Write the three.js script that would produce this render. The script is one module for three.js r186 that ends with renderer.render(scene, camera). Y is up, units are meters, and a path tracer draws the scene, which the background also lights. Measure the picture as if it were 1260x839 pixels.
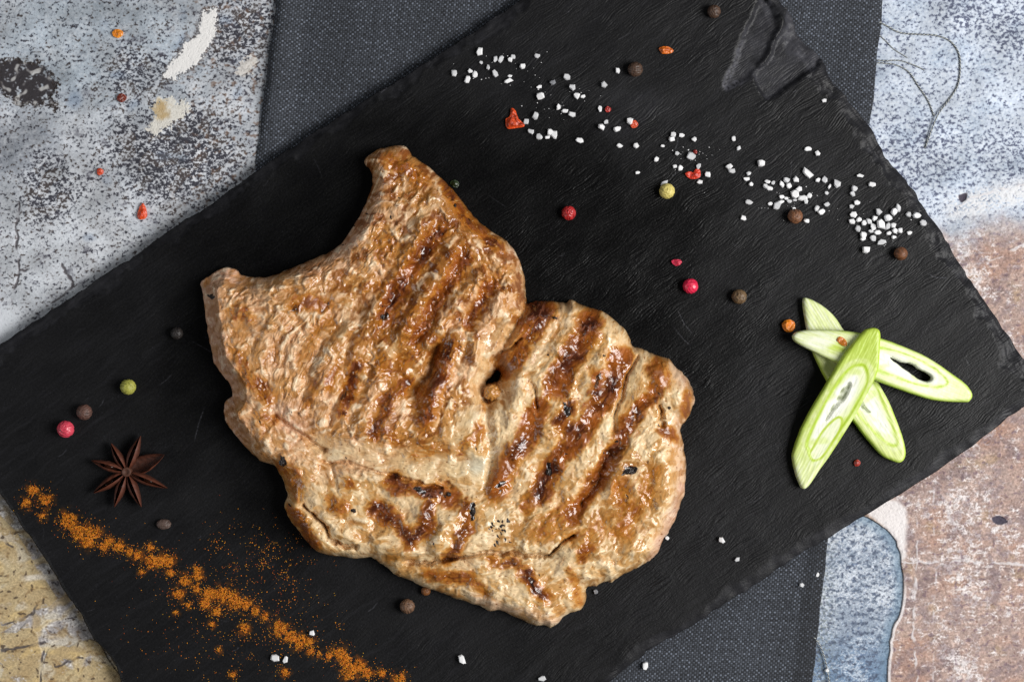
import * as THREE from 'three';
import { ConvexGeometry } from 'three/addons/geometries/ConvexGeometry.js';
import { mergeGeometries, mergeVertices } from 'three/addons/utils/BufferGeometryUtils.js';
import { RectAreaLightUniformsLib } from 'three/addons/lights/RectAreaLightUniformsLib.js';

// ───────────────────────── camera, light, exposure ─────────────────────────
const PX = 0.00025;               // one photo pixel on the slate is a quarter of a millimetre
const CX = 630, CY = 419.5;       // middle of the picture
const HC = 0.66;                  // camera height over the slate
const scene = new THREE.Scene();
scene.background = new THREE.Color(0.035, 0.036, 0.038);   // the dim room around the table
const camera = new THREE.PerspectiveCamera(2 * Math.atan(419.5 * PX / HC) * 180 / Math.PI, 1260 / 839, 0.02, 20);
camera.up.set(0, 0, -1); camera.position.set(0, HC, 0); camera.lookAt(0, 0, 0);
scene.add(camera);
RectAreaLightUniformsLib.init();
function areaLamp(color, power, w, h, pos, target) {
  const l = new THREE.RectAreaLight(color, power, w, h);
  l.position.set(...pos); l.lookAt(...target); l.castShadow = true; scene.add(l); return l;
}
areaLamp(new THREE.Color(1.0, 0.985, 0.965), 16.6, 0.55, 0.6, [0.78, 0.74, 0.08], [0, 0, 0]);    // window light from the right
areaLamp(new THREE.Color(0.95, 0.98, 1.0), 1.3, 0.8, 0.5, [0.35, 0.8, -1.0], [0, 0, 0]);        // added weak fill lamp on the far side
areaLamp(new THREE.Color(0.96, 0.98, 1.0), 2.2, 0.6, 0.5, [-0.9, 0.42, 0.18], [0, 0, 0]);          // added low fill lamp, brightens the left walls of things
const renderer = new THREE.WebGLRenderer({ antialias: true });
renderer.setSize(1024, 681);
renderer.toneMapping = THREE.LinearToneMapping; renderer.toneMappingExposure = 1;
renderer.shadowMap.enabled = true;

// ───────────────────────── helpers ─────────────────────────
const clamp = (x, a = 0, b = 1) => x < a ? a : x > b ? b : x;
const mix = (a, b, t) => a + (b - a) * t;
const sm = (a, b, x) => { const t = clamp((x - a) / (b - a)); return t * t * (3 - 2 * t); };
function rng(seed) { let a = seed >>> 0; return () => { a = (a + 0x6D2B79F5) | 0; let t = Math.imul(a ^ (a >>> 15), 1 | a); t = (t + Math.imul(t ^ (t >>> 7), 61 | t)) ^ t; return ((t ^ (t >>> 14)) >>> 0) / 4294967296; }; }
const GX = new Float32Array(256), GY = new Float32Array(256), PERM = new Uint8Array(512);
{ const r = rng(7); const p = [...Array(256).keys()];
  for (let i = 255; i > 0; i--) { const j = Math.floor(r() * (i + 1)); [p[i], p[j]] = [p[j], p[i]]; }
  for (let i = 0; i < 512; i++) PERM[i] = p[i & 255];
  for (let i = 0; i < 256; i++) { const a = r() * 6.2831853; GX[i] = Math.cos(a); GY[i] = Math.sin(a); } }
function n2(x, y, s = 0) {             // gradient noise, about -1..1
  x += s * 17.31; y -= s * 9.77;
  const xf = Math.floor(x), yf = Math.floor(y), u = x - xf, v = y - yf, X = xf & 255, Y = yf & 255;
  const a = PERM[PERM[X] + Y], b = PERM[PERM[X + 1] + Y], c = PERM[PERM[X] + ((Y + 1) & 255)], d = PERM[PERM[X + 1] + ((Y + 1) & 255)];
  const fu = u * u * u * (u * (u * 6 - 15) + 10), fv = v * v * v * (v * (v * 6 - 15) + 10);
  const A = GX[a] * u + GY[a] * v, B = GX[b] * (u - 1) + GY[b] * v, C = GX[c] * u + GY[c] * (v - 1), D = GX[d] * (u - 1) + GY[d] * (v - 1);
  return 1.5 * (A + (B - A) * fu + (C - A + (A - B + D - C) * fu) * fv);
}
function fbm(x, y, o = 4, s = 0) { let a = 0, w = 0.5, f = 1; for (let i = 0; i < o; i++) { a += w * n2(x * f, y * f, s + i * 3); w *= 0.5; f *= 2.03; } return a; }
function ridge(x, y, o = 3, s = 0) { let a = 0, w = 0.5, f = 1; for (let i = 0; i < o; i++) { a += w * (1 - 2 * Math.abs(n2(x * f, y * f, s + i * 3))); w *= 0.5; f *= 2.07; } return a; }
const X = (x, k = 1) => (x - CX) * PX * k, Z = (y, k = 1) => (y - CY) * PX * k;   // photo pixel -> metres, k for another height
const KH = h => (HC - h) / HC;
function texture(w, h, data, srgb) {
  const t = new THREE.DataTexture(data, w, h, THREE.RGBAFormat, THREE.UnsignedByteType);
  t.magFilter = THREE.LinearFilter; t.minFilter = THREE.LinearFilter;
  if (srgb) t.colorSpace = THREE.SRGBColorSpace;
  t.needsUpdate = true; return t;
}
function paint(w, h, f, srgb) {        // f(i, j, out) fills out[0..2] with 0..255
  const d = new Uint8Array(w * h * 4), o = [0, 0, 0];
  for (let j = 0, k = 0; j < h; j++) for (let i = 0; i < w; i++, k += 4) { f(i, j, o); d[k] = clamp(o[0], 0, 255); d[k + 1] = clamp(o[1], 0, 255); d[k + 2] = clamp(o[2], 0, 255); d[k + 3] = 255; }
  return texture(w, h, d, srgb);
}
const mix3 = (a, b, t) => [mix(a[0], b[0], t), mix(a[1], b[1], t), mix(a[2], b[2], t)];
function over(o, c, t) { o[0] += (c[0] - o[0]) * t; o[1] += (c[1] - o[1]) * t; o[2] += (c[2] - o[2]) * t; }
const count = {};
function numbered(n) { const k = count[n] = (count[n] ?? -1) + 1; return k ? `${n}_${String(k).padStart(3, '0')}` : n; }
function tag(o, label, category, group, kind) { o.userData = { label, category }; if (group) o.userData.group = group; if (kind) o.userData.kind = kind; return o; }
function shadows(m) { m.castShadow = true; m.receiveShadow = true; return m; }
function thing(name, pos = [0, 0, 0]) { const g = new THREE.Group(); g.name = numbered(name); g.position.set(...pos); scene.add(g); return g; }
function part(name, geo, mat, parent) { const m = shadows(new THREE.Mesh(geo, mat)); m.name = parent === scene ? numbered(name) : name; parent.add(m); return m; }
// closed Catmull-Rom through points, then a noisy edge
function loop(pts, sub = 4, amp = 0, freq = 0.08, seed = 0) {
  const n = pts.length, out = [];
  for (let i = 0; i < n; i++) {
    const [p0, p1, p2, p3] = [pts[(i + n - 1) % n], pts[i], pts[(i + 1) % n], pts[(i + 2) % n]];
    for (let s = 0; s < sub; s++) {
      const t = s / sub, t2 = t * t, t3 = t2 * t, q = [0, 0];
      for (let k = 0; k < 2; k++) q[k] = 0.5 * (2 * p1[k] + (p2[k] - p0[k]) * t + (2 * p0[k] - 5 * p1[k] + 4 * p2[k] - p3[k]) * t2 + (3 * p1[k] - p0[k] - 3 * p2[k] + p3[k]) * t3);
      if (amp) { q[0] += amp * fbm(q[0] * freq, q[1] * freq, 3, seed); q[1] += amp * fbm(q[0] * freq, q[1] * freq, 3, seed + 40); }
      out.push(q);
    }
  }
  return out;
}
// signed distance to loops (positive inside the first, outside the holes) with the nearest point
function sdf(loops, x, y, out) {
  let best = 1e9, inside = false;
  for (const L of loops) for (let i = 0, j = L.length - 1; i < L.length; j = i++) {
    const ax = L[j][0], ay = L[j][1], bx = L[i][0], by = L[i][1], dx = bx - ax, dy = by - ay;
    const t = clamp(((x - ax) * dx + (y - ay) * dy) / (dx * dx + dy * dy + 1e-12)), ex = ax + dx * t - x, ey = ay + dy * t - y, d = ex * ex + ey * ey;
    if (d < best) { best = d; if (out) { out[0] = ax + dx * t; out[1] = ay + dy * t; } }
    if ((ay > y) !== (by > y) && x < (bx - ax) * (y - ay) / (by - ay) + ax) inside = !inside;
  }
  return inside ? Math.sqrt(best) : -Math.sqrt(best);
}
// a solid whose top is a height field over an outline: top(x, y, d) in metres; its wall goes down to floor(x, y), set in by `inset` pixels
function relief({ loops, cell, top, floor = () => 0, inset = 0, k = 1, uv = [0, 0, 1, 1], groups, color, bulge = 0 }) {
  let x0 = 1e9, y0 = 1e9, x1 = -1e9, y1 = -1e9;
  for (const [x, y] of loops[0]) { x0 = Math.min(x0, x); x1 = Math.max(x1, x); y0 = Math.min(y0, y); y1 = Math.max(y1, y); }
  x0 -= cell * 1.3; y0 -= cell * 1.3;
  const nx = Math.ceil((x1 - x0) / cell) + 2, ny = Math.ceil((y1 - y0) / cell) + 2, D = new Float32Array(nx * ny), N = new Float32Array(nx * ny * 2), o = [0, 0];
  for (let j = 0; j < ny; j++) for (let i = 0; i < nx; i++) { const q = j * nx + i; D[q] = sdf(loops, x0 + i * cell, y0 + j * cell, o); N[2 * q] = o[0]; N[2 * q + 1] = o[1]; }
  const id = new Int32Array(nx * ny).fill(-1), P = [], S = [], idx = [], rim = [];
  const vert = q => {
    if (id[q] >= 0) return id[q];
    let x = x0 + (q % nx) * cell, y = y0 + Math.floor(q / nx) * cell, d = D[q];
    const onRim = d <= 0.02 * cell; if (onRim) { x = N[2 * q]; y = N[2 * q + 1]; d = 0; }
    P.push([x, top(x, y, Math.max(d, 0)), y]); rim.push(onRim); S.push(q);
    return id[q] = P.length - 1;
  };
  const tri = (a, b, c) => { if (D[a] > 0 || D[b] > 0 || D[c] > 0) idx.push(vert(a), vert(b), vert(c)); };
  for (let j = 0; j < ny - 1; j++) for (let i = 0; i < nx - 1; i++) {
    const a = j * nx + i, b = a + 1, c = a + nx, e = c + 1;
    if ((i + j) & 1) { tri(a, c, b); tri(b, c, e); } else { tri(a, c, e); tri(a, e, b); }
  }
  const edges = new Map();
  for (let t = 0; t < idx.length; t += 3) for (let m = 0; m < 3; m++) { const a = idx[t + m], b = idx[t + (m + 1) % 3], r = b * 4194304 + a; if (edges.has(r)) edges.delete(r); else edges.set(a * 4194304 + b, [a, b]); }
  const low = new Map(), mid = new Map();
  const down = a => {
    if (low.has(a)) return;
    const [x, h, y] = P[a]; let gx = 0, gy = 0;
    const e = cell * 0.7; gx = sdf(loops, x + e, y) - sdf(loops, x - e, y); gy = sdf(loops, x, y + e) - sdf(loops, x, y - e);
    const l = Math.hypot(gx, gy) || 1; gx /= l; gy /= l;
    const f = floor(x, y);
    P.push([x - gx * bulge, mix(f, h, 0.5), y - gy * bulge]); mid.set(a, P.length - 1);
    P.push([x + gx * inset, f, y + gy * inset]); low.set(a, P.length - 1);
  };
  const topTris = idx.length / 3;
  for (const [a, b] of edges.values()) { down(a); down(b); const a1 = mid.get(a), b1 = mid.get(b), a2 = low.get(a), b2 = low.get(b); idx.push(b, a, a1, b, a1, b1, b1, a1, a2, b1, a2, b2); }
  const pos = new Float32Array(P.length * 3), uvs = new Float32Array(P.length * 2);
  P.forEach(([x, h, y], i) => { pos[3 * i] = X(x, k); pos[3 * i + 1] = h; pos[3 * i + 2] = Z(y, k); uvs[2 * i] = (x - uv[0]) / uv[2]; uvs[2 * i + 1] = (y - uv[1]) / uv[3]; });
  const g = new THREE.BufferGeometry();
  g.setAttribute('position', new THREE.BufferAttribute(pos, 3)); g.setAttribute('uv', new THREE.BufferAttribute(uvs, 2));
  if (color) { const col = new Float32Array(P.length * 3), c = [0, 0, 0]; P.forEach(([x, h, y], i) => { color(x, y, h, c); col[3 * i] = c[0]; col[3 * i + 1] = c[1]; col[3 * i + 2] = c[2]; }); g.setAttribute('color', new THREE.BufferAttribute(col, 3)); }
  g.setIndex(idx); g.computeVertexNormals();
  if (!groups) return g;
  const lists = new Map();                 // split the faces into parts that keep common normals
  for (let t = 0; t < idx.length; t += 3) { const c = [0, 1, 2].map(m => P[idx[t + m]]); const key = groups((c[0][0] + c[1][0] + c[2][0]) / 3, (c[0][2] + c[1][2] + c[2][2]) / 3, t / 3 >= topTris); if (!lists.has(key)) lists.set(key, []); lists.get(key).push(idx[t], idx[t + 1], idx[t + 2]); }
  const res = {}; for (const [key, list] of lists) res[key] = compact(g, list); return res;
}
function compact(g, list) {
  const map = new Map(), order = [], ix = list.map(v => { if (!map.has(v)) { map.set(v, order.length); order.push(v); } return map.get(v); });
  const r = new THREE.BufferGeometry();
  for (const n of Object.keys(g.attributes)) { const a = g.attributes[n], s = a.itemSize, d = new Float32Array(order.length * s); order.forEach((v, i) => { for (let m = 0; m < s; m++) d[i * s + m] = a.array[v * s + m]; }); r.setAttribute(n, new THREE.BufferAttribute(d, s)); }
  r.setIndex(ix); return r;
}
const lin = c => { c /= 255; return c <= 0.04045 ? c / 12.92 : ((c + 0.055) / 1.055) ** 2.4; };
const rgb = (r, g, b) => new THREE.Color().setRGB(lin(r), lin(g), lin(b));
function segDist(pts, x, y) { let b = 1e9, at = 0; for (let i = 0; i + 1 < pts.length; i++) { const [ax, ay] = pts[i], dx = pts[i + 1][0] - ax, dy = pts[i + 1][1] - ay, t = clamp(((x - ax) * dx + (y - ay) * dy) / (dx * dx + dy * dy)), d = Math.hypot(ax + dx * t - x, ay + dy * t - y); if (d < b) { b = d; at = (i + t) / (pts.length - 1); } } return [b, at]; }
const TOP = -0.0058;              // the table under the slate
const NAP = -0.0050;              // upper side of the napkin under the slate

// ───────────────────────── table top ─────────────────────────
{
  const tx0 = -120, ty0 = -100, tw = 1500, th = 1040, R = 2048 / 1500, W = 2048, H = Math.round(th * R), kT = KH(TOP);
  const blueStrip = loop([[1040, 630], [1062, 634], [1080, 644], [1095, 655], [1105, 672], [1110, 695], [1112, 735], [1107, 757], [1098, 775], [1095, 800], [1092, 845], [1088, 930], [900, 930], [960, 640]], 3, 4, 0.06, 3);
  const whiteA = loop([[200, 92], [212, 72], [222, 64], [226, 50], [240, 44], [248, 22], [258, 12], [265, 10], [266, 24], [262, 44], [256, 58], [247, 66], [238, 80], [222, 90], [212, 97]], 3, 5, 0.09, 5);
  const creamB = loop([[180, 160], [188, 146], [188, 124], [205, 122], [228, 126], [230, 138], [212, 152], [200, 158], [190, 167]], 3, 6, 0.1, 6);
  const creamC = loop([[290, 88], [294, 76], [304, 70], [316, 70], [312, 84], [300, 94]], 3, 4, 0.1, 7);
  const darkD = loop([[-4, 74], [18, 72], [40, 76], [58, 84], [68, 100], [68, 116], [64, 122], [70, 134], [50, 128], [30, 132], [12, 120], [-6, 104]], 3, 8, 0.1, 8);
  const flakes = [  // ochre paint still on the board in the lower left corner
    loop([[-40, 620], [18, 655], [45, 700], [70, 735], [60, 748], [40, 752], [20, 768], [-40, 782]], 3, 9, 0.05, 12),
    loop([[-40, 788], [16, 776], [34, 764], [46, 790], [48, 850], [-40, 850]], 3, 8, 0.06, 13),
    loop([[58, 800], [84, 794], [120, 790], [150, 850], [54, 850]], 3, 9, 0.06, 14)];
  const whiteBR = loop([[1062, 628], [1092, 612], [1112, 618], [1118, 650], [1116, 685], [1108, 690], [1100, 668], [1084, 648]], 3, 6, 0.08, 17);
  const chip = loop([[1220, 637], [1230, 634], [1240, 641], [1234, 645], [1224, 643]], 3, 2, 0.1, 18);
  const chip2 = loop([[1180, 240], [1190, 237], [1188, 246], [1182, 248]], 3, 2, 0.1, 18);
  const bb = L => { let a = [1e9, 1e9, -1e9, -1e9]; for (const [x, y] of L) a = [Math.min(a[0], x), Math.min(a[1], y), Math.max(a[2], x), Math.max(a[3], y)]; return [a[0] - 25, a[1] - 25, a[2] + 25, a[3] + 25]; };
  const shapes = { blueStrip, whiteA, creamB, creamC, darkD, f0: flakes[0], f1: flakes[1], f2: flakes[2], whiteBR, chip, chip2 }, boxes = {};
  for (const n in shapes) boxes[n] = bb(shapes[n]);
  const D = (n, x, y, rag = 0) => { const b = boxes[n]; return x < b[0] || y < b[1] || x > b[2] || y > b[3] ? -99 : sdf([shapes[n]], x, y) + (rag ? rag * (fbm(x * 0.13, y * 0.13, 3, 91) + 0.5 * n2(x * 0.4, y * 0.4, 92)) : 0); };
  const cracks = [[[24, 250], [18, 285], [20, 310], [24, 332], [18, 352], [12, 372]], [[24, 332], [34, 330]], [[76, 326], [84, 340], [88, 352], [74, 366], [62, 372]],
    [[-10, 652], [8, 668], [14, 672]], [[-10, 772], [20, 764], [40, 756], [44, 746]], [[0, 800], [26, 796], [52, 790]], [[66, 820], [82, 812], [100, 808]], [[52, 800], [50, 850]],
    [[1176, 256], [1190, 246], [1230, 232], [1262, 226]], [[1180, 340], [1220, 320], [1262, 300]], [[1130, 620], [1128, 700], [1124, 780], [1130, 850]], [[1112, 693], [1170, 690], [1262, 694]]];
  const colour = new Uint8Array(W * H * 4), bump = new Uint8Array(W * H * 4);
  const hgt = new Float32Array(W * H);
  for (let j = 0, p = 0; j < H; j++) for (let i = 0; i < W; i++, p++) {
    const x = tx0 + i / R, y = ty0 + j / R, o = [0, 0, 0];
    const inBL = sm(520, 560, y) * sm(500, 300, x);
    const wx = x + 14 * fbm(x * 0.02, y * 0.02, 3, 1), wy = y + 14 * fbm(x * 0.02, y * 0.02, 3, 2);
    const fine = n2(x * 0.31, y * 0.36, 3), fine2 = n2(x * 0.22, y * 0.25, 4), micro = n2(x * 0.78, y * 0.78, 5), coarse = n2(x * 0.15 + 0.6 * n2(x * 0.3, y * 0.3, 88), y * 0.17, 87), low = fbm(x * 0.008, y * 0.008, 3, 6), medium = fbm(x * 0.03, y * 0.03, 4, 7);
    let h = 0.05 * fine + 0.05 * medium;
    if (x < 640 && inBL < 0.5) {                       // upper left: grey-white speckled coating
      const core = sm(95, 20, Math.hypot((wx - 215) * 0.75, (wy - 190) * 1.0)), core2 = sm(70, 10, Math.hypot(wx - 300, (wy - 40) * 0.8)), core3 = sm(60, 15, Math.hypot(wx - 165, (wy - 90) * 1.2)), core4 = sm(55, 15, Math.hypot(wx - 60, (wy - 235) * 0.9));
      const speckle = clamp(0.16 + 0.85 * Math.max(core, core2 * 0.9, core3 * 0.7, core4 * 0.75) + 0.35 * medium);
      const greyZone = sm(60, 20, Math.hypot((wx - 20) * 0.8, wy - 180));
      const pale = sm(150, 40, Math.hypot((wx - 60) * 0.6, (wy - 330))) + 0.7 * sm(40, 12, Math.abs(wx - 95 - (wy - 150) * 0.05)) * sm(120, 150, wy) * sm(290, 240, wy);
      const bluish = sm(130, 40, Math.hypot((wx - 120) * 0.7, wy - 50));
      o[0] = 186; o[1] = 190; o[2] = 196;
      over(o, [176, 187, 197], bluish * 0.8); over(o, [212, 214, 218], clamp(pale)); over(o, [212, 212, 214], 0.6 * sm(200, 320, x + y * 0.6) * sm(-0.3, 0.3, medium)); over(o, [142, 146, 154], greyZone * 0.8);
      over(o, [206, 206, 210], 0.6 * speckle); over(o, [214, 214, 216], clamp(0.5 * medium + 0.1));
      const thr = mix(0.42, -0.16, speckle), s = fine * 0.5 + fine2 * 0.35 + 0.5 * micro + 0.5 * coarse;
      over(o, n2(x * 0.05, y * 0.05, 86) > 0.15 ? [60, 50, 48] : [36, 35, 45], sm(thr - 0.1, thr + 0.22, s) * 0.88);
      const sp2 = n2(x * 0.16, y * 0.2, 21) + 0.4 * fine; over(o, [64, 50, 46], sm(0.62, 0.9, sp2) * 0.85);
      over(o, [232, 232, 234], sm(0.18, 0.5, -s) * (0.35 + 0.5 * speckle)); for (let m = 0; m < 3; m++) o[m] *= (1 + 0.13 * micro + 0.08 * n2(x * 1.1, y * 1.1, 26)) * (0.90 + 0.012 * m) * (1 + 0.3 * fbm(x * 0.025, y * 0.025, 4, 27));
      over(o, [104, 76, 60], sm(0.3, 0.7, n2(x * 0.12, y * 0.14, 23) + 0.4 * fine) * sm(190, 270, x) * 0.6); over(o, [60, 58, 70], sm(0.35, 0.8, fbm(x * 0.05, y * 0.06, 4, 94) * 1.6 + 0.5 * s) * 0.5 * sm(80, 200, x + 0.4 * y));
      over(o, [95, 118, 150], sm(0.45, 0.9, n2(x * 0.03, y * 0.03, 25)) * 0.35);
      h += -0.10 * sm(thr - 0.1, thr + 0.2, s);
      let d = D('darkD', x, y, 9); if (d > -20) { const m = sm(-2, 3, d), e = fbm(x * 0.09, y * 0.09, 3, 31); over(o, [46, 42, 46], m * sm(-0.25, 0.1, e + 0.35 * fine - 0.1 * sm(14, 0, d) + 0.25)); over(o, [40, 30, 26], sm(4, 0, Math.abs(d - 1)) * sm(-0.3, 0.2, e)); over(o, [200, 200, 198], m * sm(0.2, 0.5, n2(x * 0.1, y * 0.1, 34)) * 0.8); h -= 0.22 * m; }
      d = D('whiteA', x, y, 7); over(o, [232, 230, 228], sm(-1, 1.2, d)); over(o, [60, 50, 48], sm(0, -1.5, d) * sm(-4, -1.5, d) * 0.55); h += 0.16 * sm(-1.5, 1.5, d);
      d = D('creamB', x, y, 9); over(o, [222, 218, 208], sm(-1, 1.2, d) * 0.92); over(o, [178, 148, 98], sm(0, 2, d) * sm(15, 3, Math.hypot(x - 197, (y - 134) * 0.8) + 10 * fbm(x * 0.12, y * 0.12, 3, 93)) * 0.8); h += 0.12 * sm(-1.5, 1.5, d);
      d = D('creamC', x, y, 9); over(o, [222, 216, 208], sm(-1, 2, d) * 0.8);
      over(o, [216, 220, 226], sm(34, 12, Math.hypot(x - 4, (y - 400) * 0.9)) * 0.85);
    } else if (inBL >= 0.5) {                          // lower left: ochre flaking paint
      o[0] = 176; o[1] = 152; o[2] = 112;
      over(o, [196, 178, 140], clamp(0.5 + 1.1 * fbm(wx * 0.02, wy * 0.03, 3, 41))); over(o, [150, 114, 66], sm(0.1, 0.5, fbm(wx * 0.025, wy * 0.03, 4, 42)) * 0.7);
      const m = Math.max(sm(-1, 1.5, D('f0', x, y)), sm(-1, 1.5, D('f1', x, y)), sm(-1, 1.5, D('f2', x, y)));
      const bare = [168, 162, 160], q = clamp(1 - m + 0.9 * sm(0.25, 0.6, fbm(x * 0.03, y * 0.045, 4, 95) * 1.5 + 0.25 * fine) * sm(690, 800, y)); over(o, bare, q); over(o, [214, 210, 206], q * sm(-0.1, 0.4, medium + 0.4 * fine)); over(o, [74, 68, 72], q * sm(0.3, 0.6, fine * 0.6 + 0.7 * n2(x * 0.1, y * 0.12, 45)) * 0.8); over(o, [178, 152, 108], q * sm(0.1, 0.5, n2(x * 0.05, y * 0.05, 46)) * 0.7);
      over(o, [206, 196, 176], sm(0.25, 0.55, n2(wx * 0.035, wy * 0.05, 47)) * 0.7); over(o, [206, 204, 204], sm(0.1, 0.4, n2(wx * 0.06, wy * 0.07, 48) + 0.5 * fine) * sm(720, 640, y) * 0.5);
      over(o, [214, 186, 128], sm(0.2, 0.6, n2(wx * 0.03, wy * 0.06, 96)) * 0.55); over(o, [66, 52, 40], sm(0.5, 0.75, n2(x * 0.14, y * 0.15, 49) + 0.3 * fine) * 0.8); over(o, [112, 84, 50], sm(0.3, 0.6, ridge(wx * 0.035, wy * 0.05, 3, 97) - 0.25) * 0.55);
      over(o, [222, 212, 196], sm(5, 1.5, Math.abs(y - 710 - 2 * n2(x * 0.05, 3))) * sm(20, 36, x) * sm(80, 64, x) * 0.9);
      for (let m2 = 0; m2 < 3; m2++) o[m2] *= 1 + 0.16 * fine * 0.8 + 0.14 * micro;
      h += 0.28 * m + 0.06 * medium;
    } else {                                            // right side
      const edge = 268 + 26 * fbm(x * 0.02, y * 0.02, 3, 51) + (x - 1170) * -0.12, below = sm(edge - 6, edge + 46, y + 14 * medium);
      o[0] = 194; o[1] = 204; o[2] = 219;
      over(o, [200, 210, 224], clamp(0.4 + 1.2 * medium)); over(o, [158, 178, 202], sm(-0.1, 0.5, fbm(x * 0.015, y * 0.02, 3, 53)) * 0.45);
      const clus = clamp(0.12 + 0.9 * Math.max(sm(60, 10, Math.hypot(x - 1190, (y - 5) * 1.1)), sm(50, 10, Math.hypot(x - 1250, y - 40)), 0.7 * sm(70, 20, Math.hypot((x - 1130) * 0.8, y - 190)), 0.6 * sm(50, 20, Math.hypot((x - 1240) * 0.7, y - 190))) + 0.4 * medium);
      const s = n2(x * 0.26, y * 0.33, 3) * 0.5 + fine2 * 0.35 + 0.5 * micro + 0.5 * coarse, thr = mix(0.34, 0.0, clus);
      over(o, [66, 72, 98], sm(thr - 0.12, thr + 0.24, s) * 0.85 * (1 - below)); over(o, [226, 232, 240], sm(0.15, 0.5, -s) * 0.6); for (let m = 0; m < 3; m++) o[m] *= (0.93 + 0.10 * micro) * (1 + 0.2 * fbm(x * 0.025, y * 0.025, 4, 28));
      h -= 0.08 * sm(thr - 0.1, thr + 0.2, s);
      over(o, [216, 216, 218], sm(26, 6, Math.abs(y - 246 + (x - 1210) * 0.22 - 6 * medium)) * sm(1150, 1180, x) * sm(-0.5, 0.1, fine + medium) * 0.85);
      // rust-pink ground
      const c = [162, 140, 132]; over(c, [168, 130, 112], sm(-0.1, 0.4, fbm(x * 0.012, y * 0.018, 3, 55)) * 0.8); over(c, [122, 104, 104], sm(0.0, 0.45, fbm(x * 0.022, y * 0.026, 3, 57)) * 0.8); over(c, [158, 132, 98], sm(0.15, 0.5, fbm(x * 0.03, y * 0.03, 3, 58)) * 0.5);
      over(c, [172, 150, 140], sm(0.1, 0.8, n2(x * 0.12, y * 0.4, 59)) * 0.6);
      const wf = 0.7 * n2(x * 0.11, y * 0.13, 61) + 0.45 * fine + 0.4 * micro + 0.3 * n2(x * 0.05, y * 0.35, 85) + 0.9 * fbm(x * 0.018, y * 0.018, 3, 62) + 0.35 * sm(50, 0, Math.abs(x - 1185 - 10 * n2(y * 0.02, 4))); over(c, [212, 206, 206], sm(0.05, 0.8, wf) * 0.9); over(c, [128, 112, 116], sm(0.05, 0.6, fbm(x * 0.045, y * 0.05, 4, 98) * 1.7 + 0.3 * fine) * 0.55); over(c, [184, 156, 142], sm(0.1, 0.6, n2(x * 0.08, y * 0.06, 99) + 0.3 * fine2) * 0.5);
      over(c, [104, 84, 92], sm(0.42, 0.7, n2(x * 0.13, y * 0.16, 63) + 0.4 * fine) * 0.7); over(c, [96, 66, 58], sm(0.45, 0.75, s) * 0.6);
      over(c, [208, 202, 204], sm(1.6, 0.5, Math.abs(x - 1150 - 5 * n2(y * 0.015, 9))) * sm(-0.1, 0.3, n2(y * 0.05, 8)) * 0.7);
      h += 0.05 * sm(0.5, 0.75, wf);
      for (let m = 0; m < 3; m++) c[m] *= 1 + 0.16 * fine * 0.8 + 0.14 * micro + 0.1 * fine2;
      over(o, c, below);
      let d = D('whiteBR', x, y); over(o, [224, 219, 218], sm(-2, 5, d + 4 * medium) * 0.95); over(o, [110, 80, 74], sm(0.75, 0.9, fine) * sm(0, 4, d) * 0.6);
      d = D('blueStrip', x, y); const bs = sm(-0.8, 0.8, d);
      if (bs > 0) {
        const e = [140, 152, 168]; over(e, [96, 122, 152], sm(760, 830, y + 30 * medium) * 0.85); over(e, [206, 212, 220], sm(-0.2, 0.7, medium + 0.5 * n2(x * 0.3, y * 0.4, 66) + 0.4 * micro + 0.25 * sm(790, 720, y)) * 0.85); over(e, [78, 96, 128], sm(0.2, 0.75, 0.6 * n2(x * 0.07, y * 0.09, 65) + 0.7 * fine + 0.3 * fine2 - 0.1) * 0.7); over(e, [52, 56, 74], sm(0.15, 0.5, s) * 0.75); over(e, [70, 84, 106], sm(0.1, 0.5, coarse + 0.5 * fine) * 0.5); for (let m = 0; m < 3; m++) e[m] *= 1 + 0.14 * micro + 0.08 * fine2; over(e, [108, 136, 158], sm(16, 3, d) * 0.5);
        over(e, [110, 116, 112], sm(1040, 1010, x) * sm(0.0, 0.4, fine) * 0.6); over(o, e, bs);
      }
      over(o, [226, 220, 220], sm(3, 1, Math.abs(d + 2)) * sm(700, 740, y) * 0.9);
      h += -0.55 * bs;
      d = Math.max(D('chip', x, y), D('chip2', x, y)); over(o, [62, 56, 70], sm(-1, 1, d)); h -= 0.3 * sm(-1, 1, d);
    }
    for (const c of cracks) { const [a, b] = [c[0], c[c.length - 1]]; if (x < Math.min(a[0], b[0]) - 40 || x > Math.max(a[0], b[0]) + 40 || y < Math.min(a[1], b[1]) - 40 || y > Math.max(a[1], b[1]) + 40) continue; const [d] = segDist(c, x + 5 * fbm(x * 0.07, y * 0.07, 3, 71), y + 5 * fbm(x * 0.07, y * 0.07, 3, 72)); const m = sm(2.0, 0.5, d) * sm(-0.5, 0.1, n2(x * 0.06, y * 0.06, 73)); over(o, x > 900 ? [206, 202, 204] : [70, 64, 68], m * 0.8); h -= 0.25 * m * (x > 900 ? -0.3 : 1); }
    const q = p * 4; for (let m = 0; m < 3; m++) colour[q + m] = clamp(o[m], 0, 255); colour[q + 3] = 255;
    hgt[p] = h; const b = clamp(128 + 128 * h, 0, 255); bump[q] = bump[q + 1] = bump[q + 2] = b; bump[q + 3] = 255;
  }
  const mat = new THREE.MeshStandardMaterial({ map: texture(W, H, colour, true), roughness: 0.78, bumpMap: texture(W, H, bump), bumpScale: 0.002 });
  const nx = 500, ny = 346, g = new THREE.PlaneGeometry(1, 1, nx, ny), pos = g.attributes.position, uv = g.attributes.uv;
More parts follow.
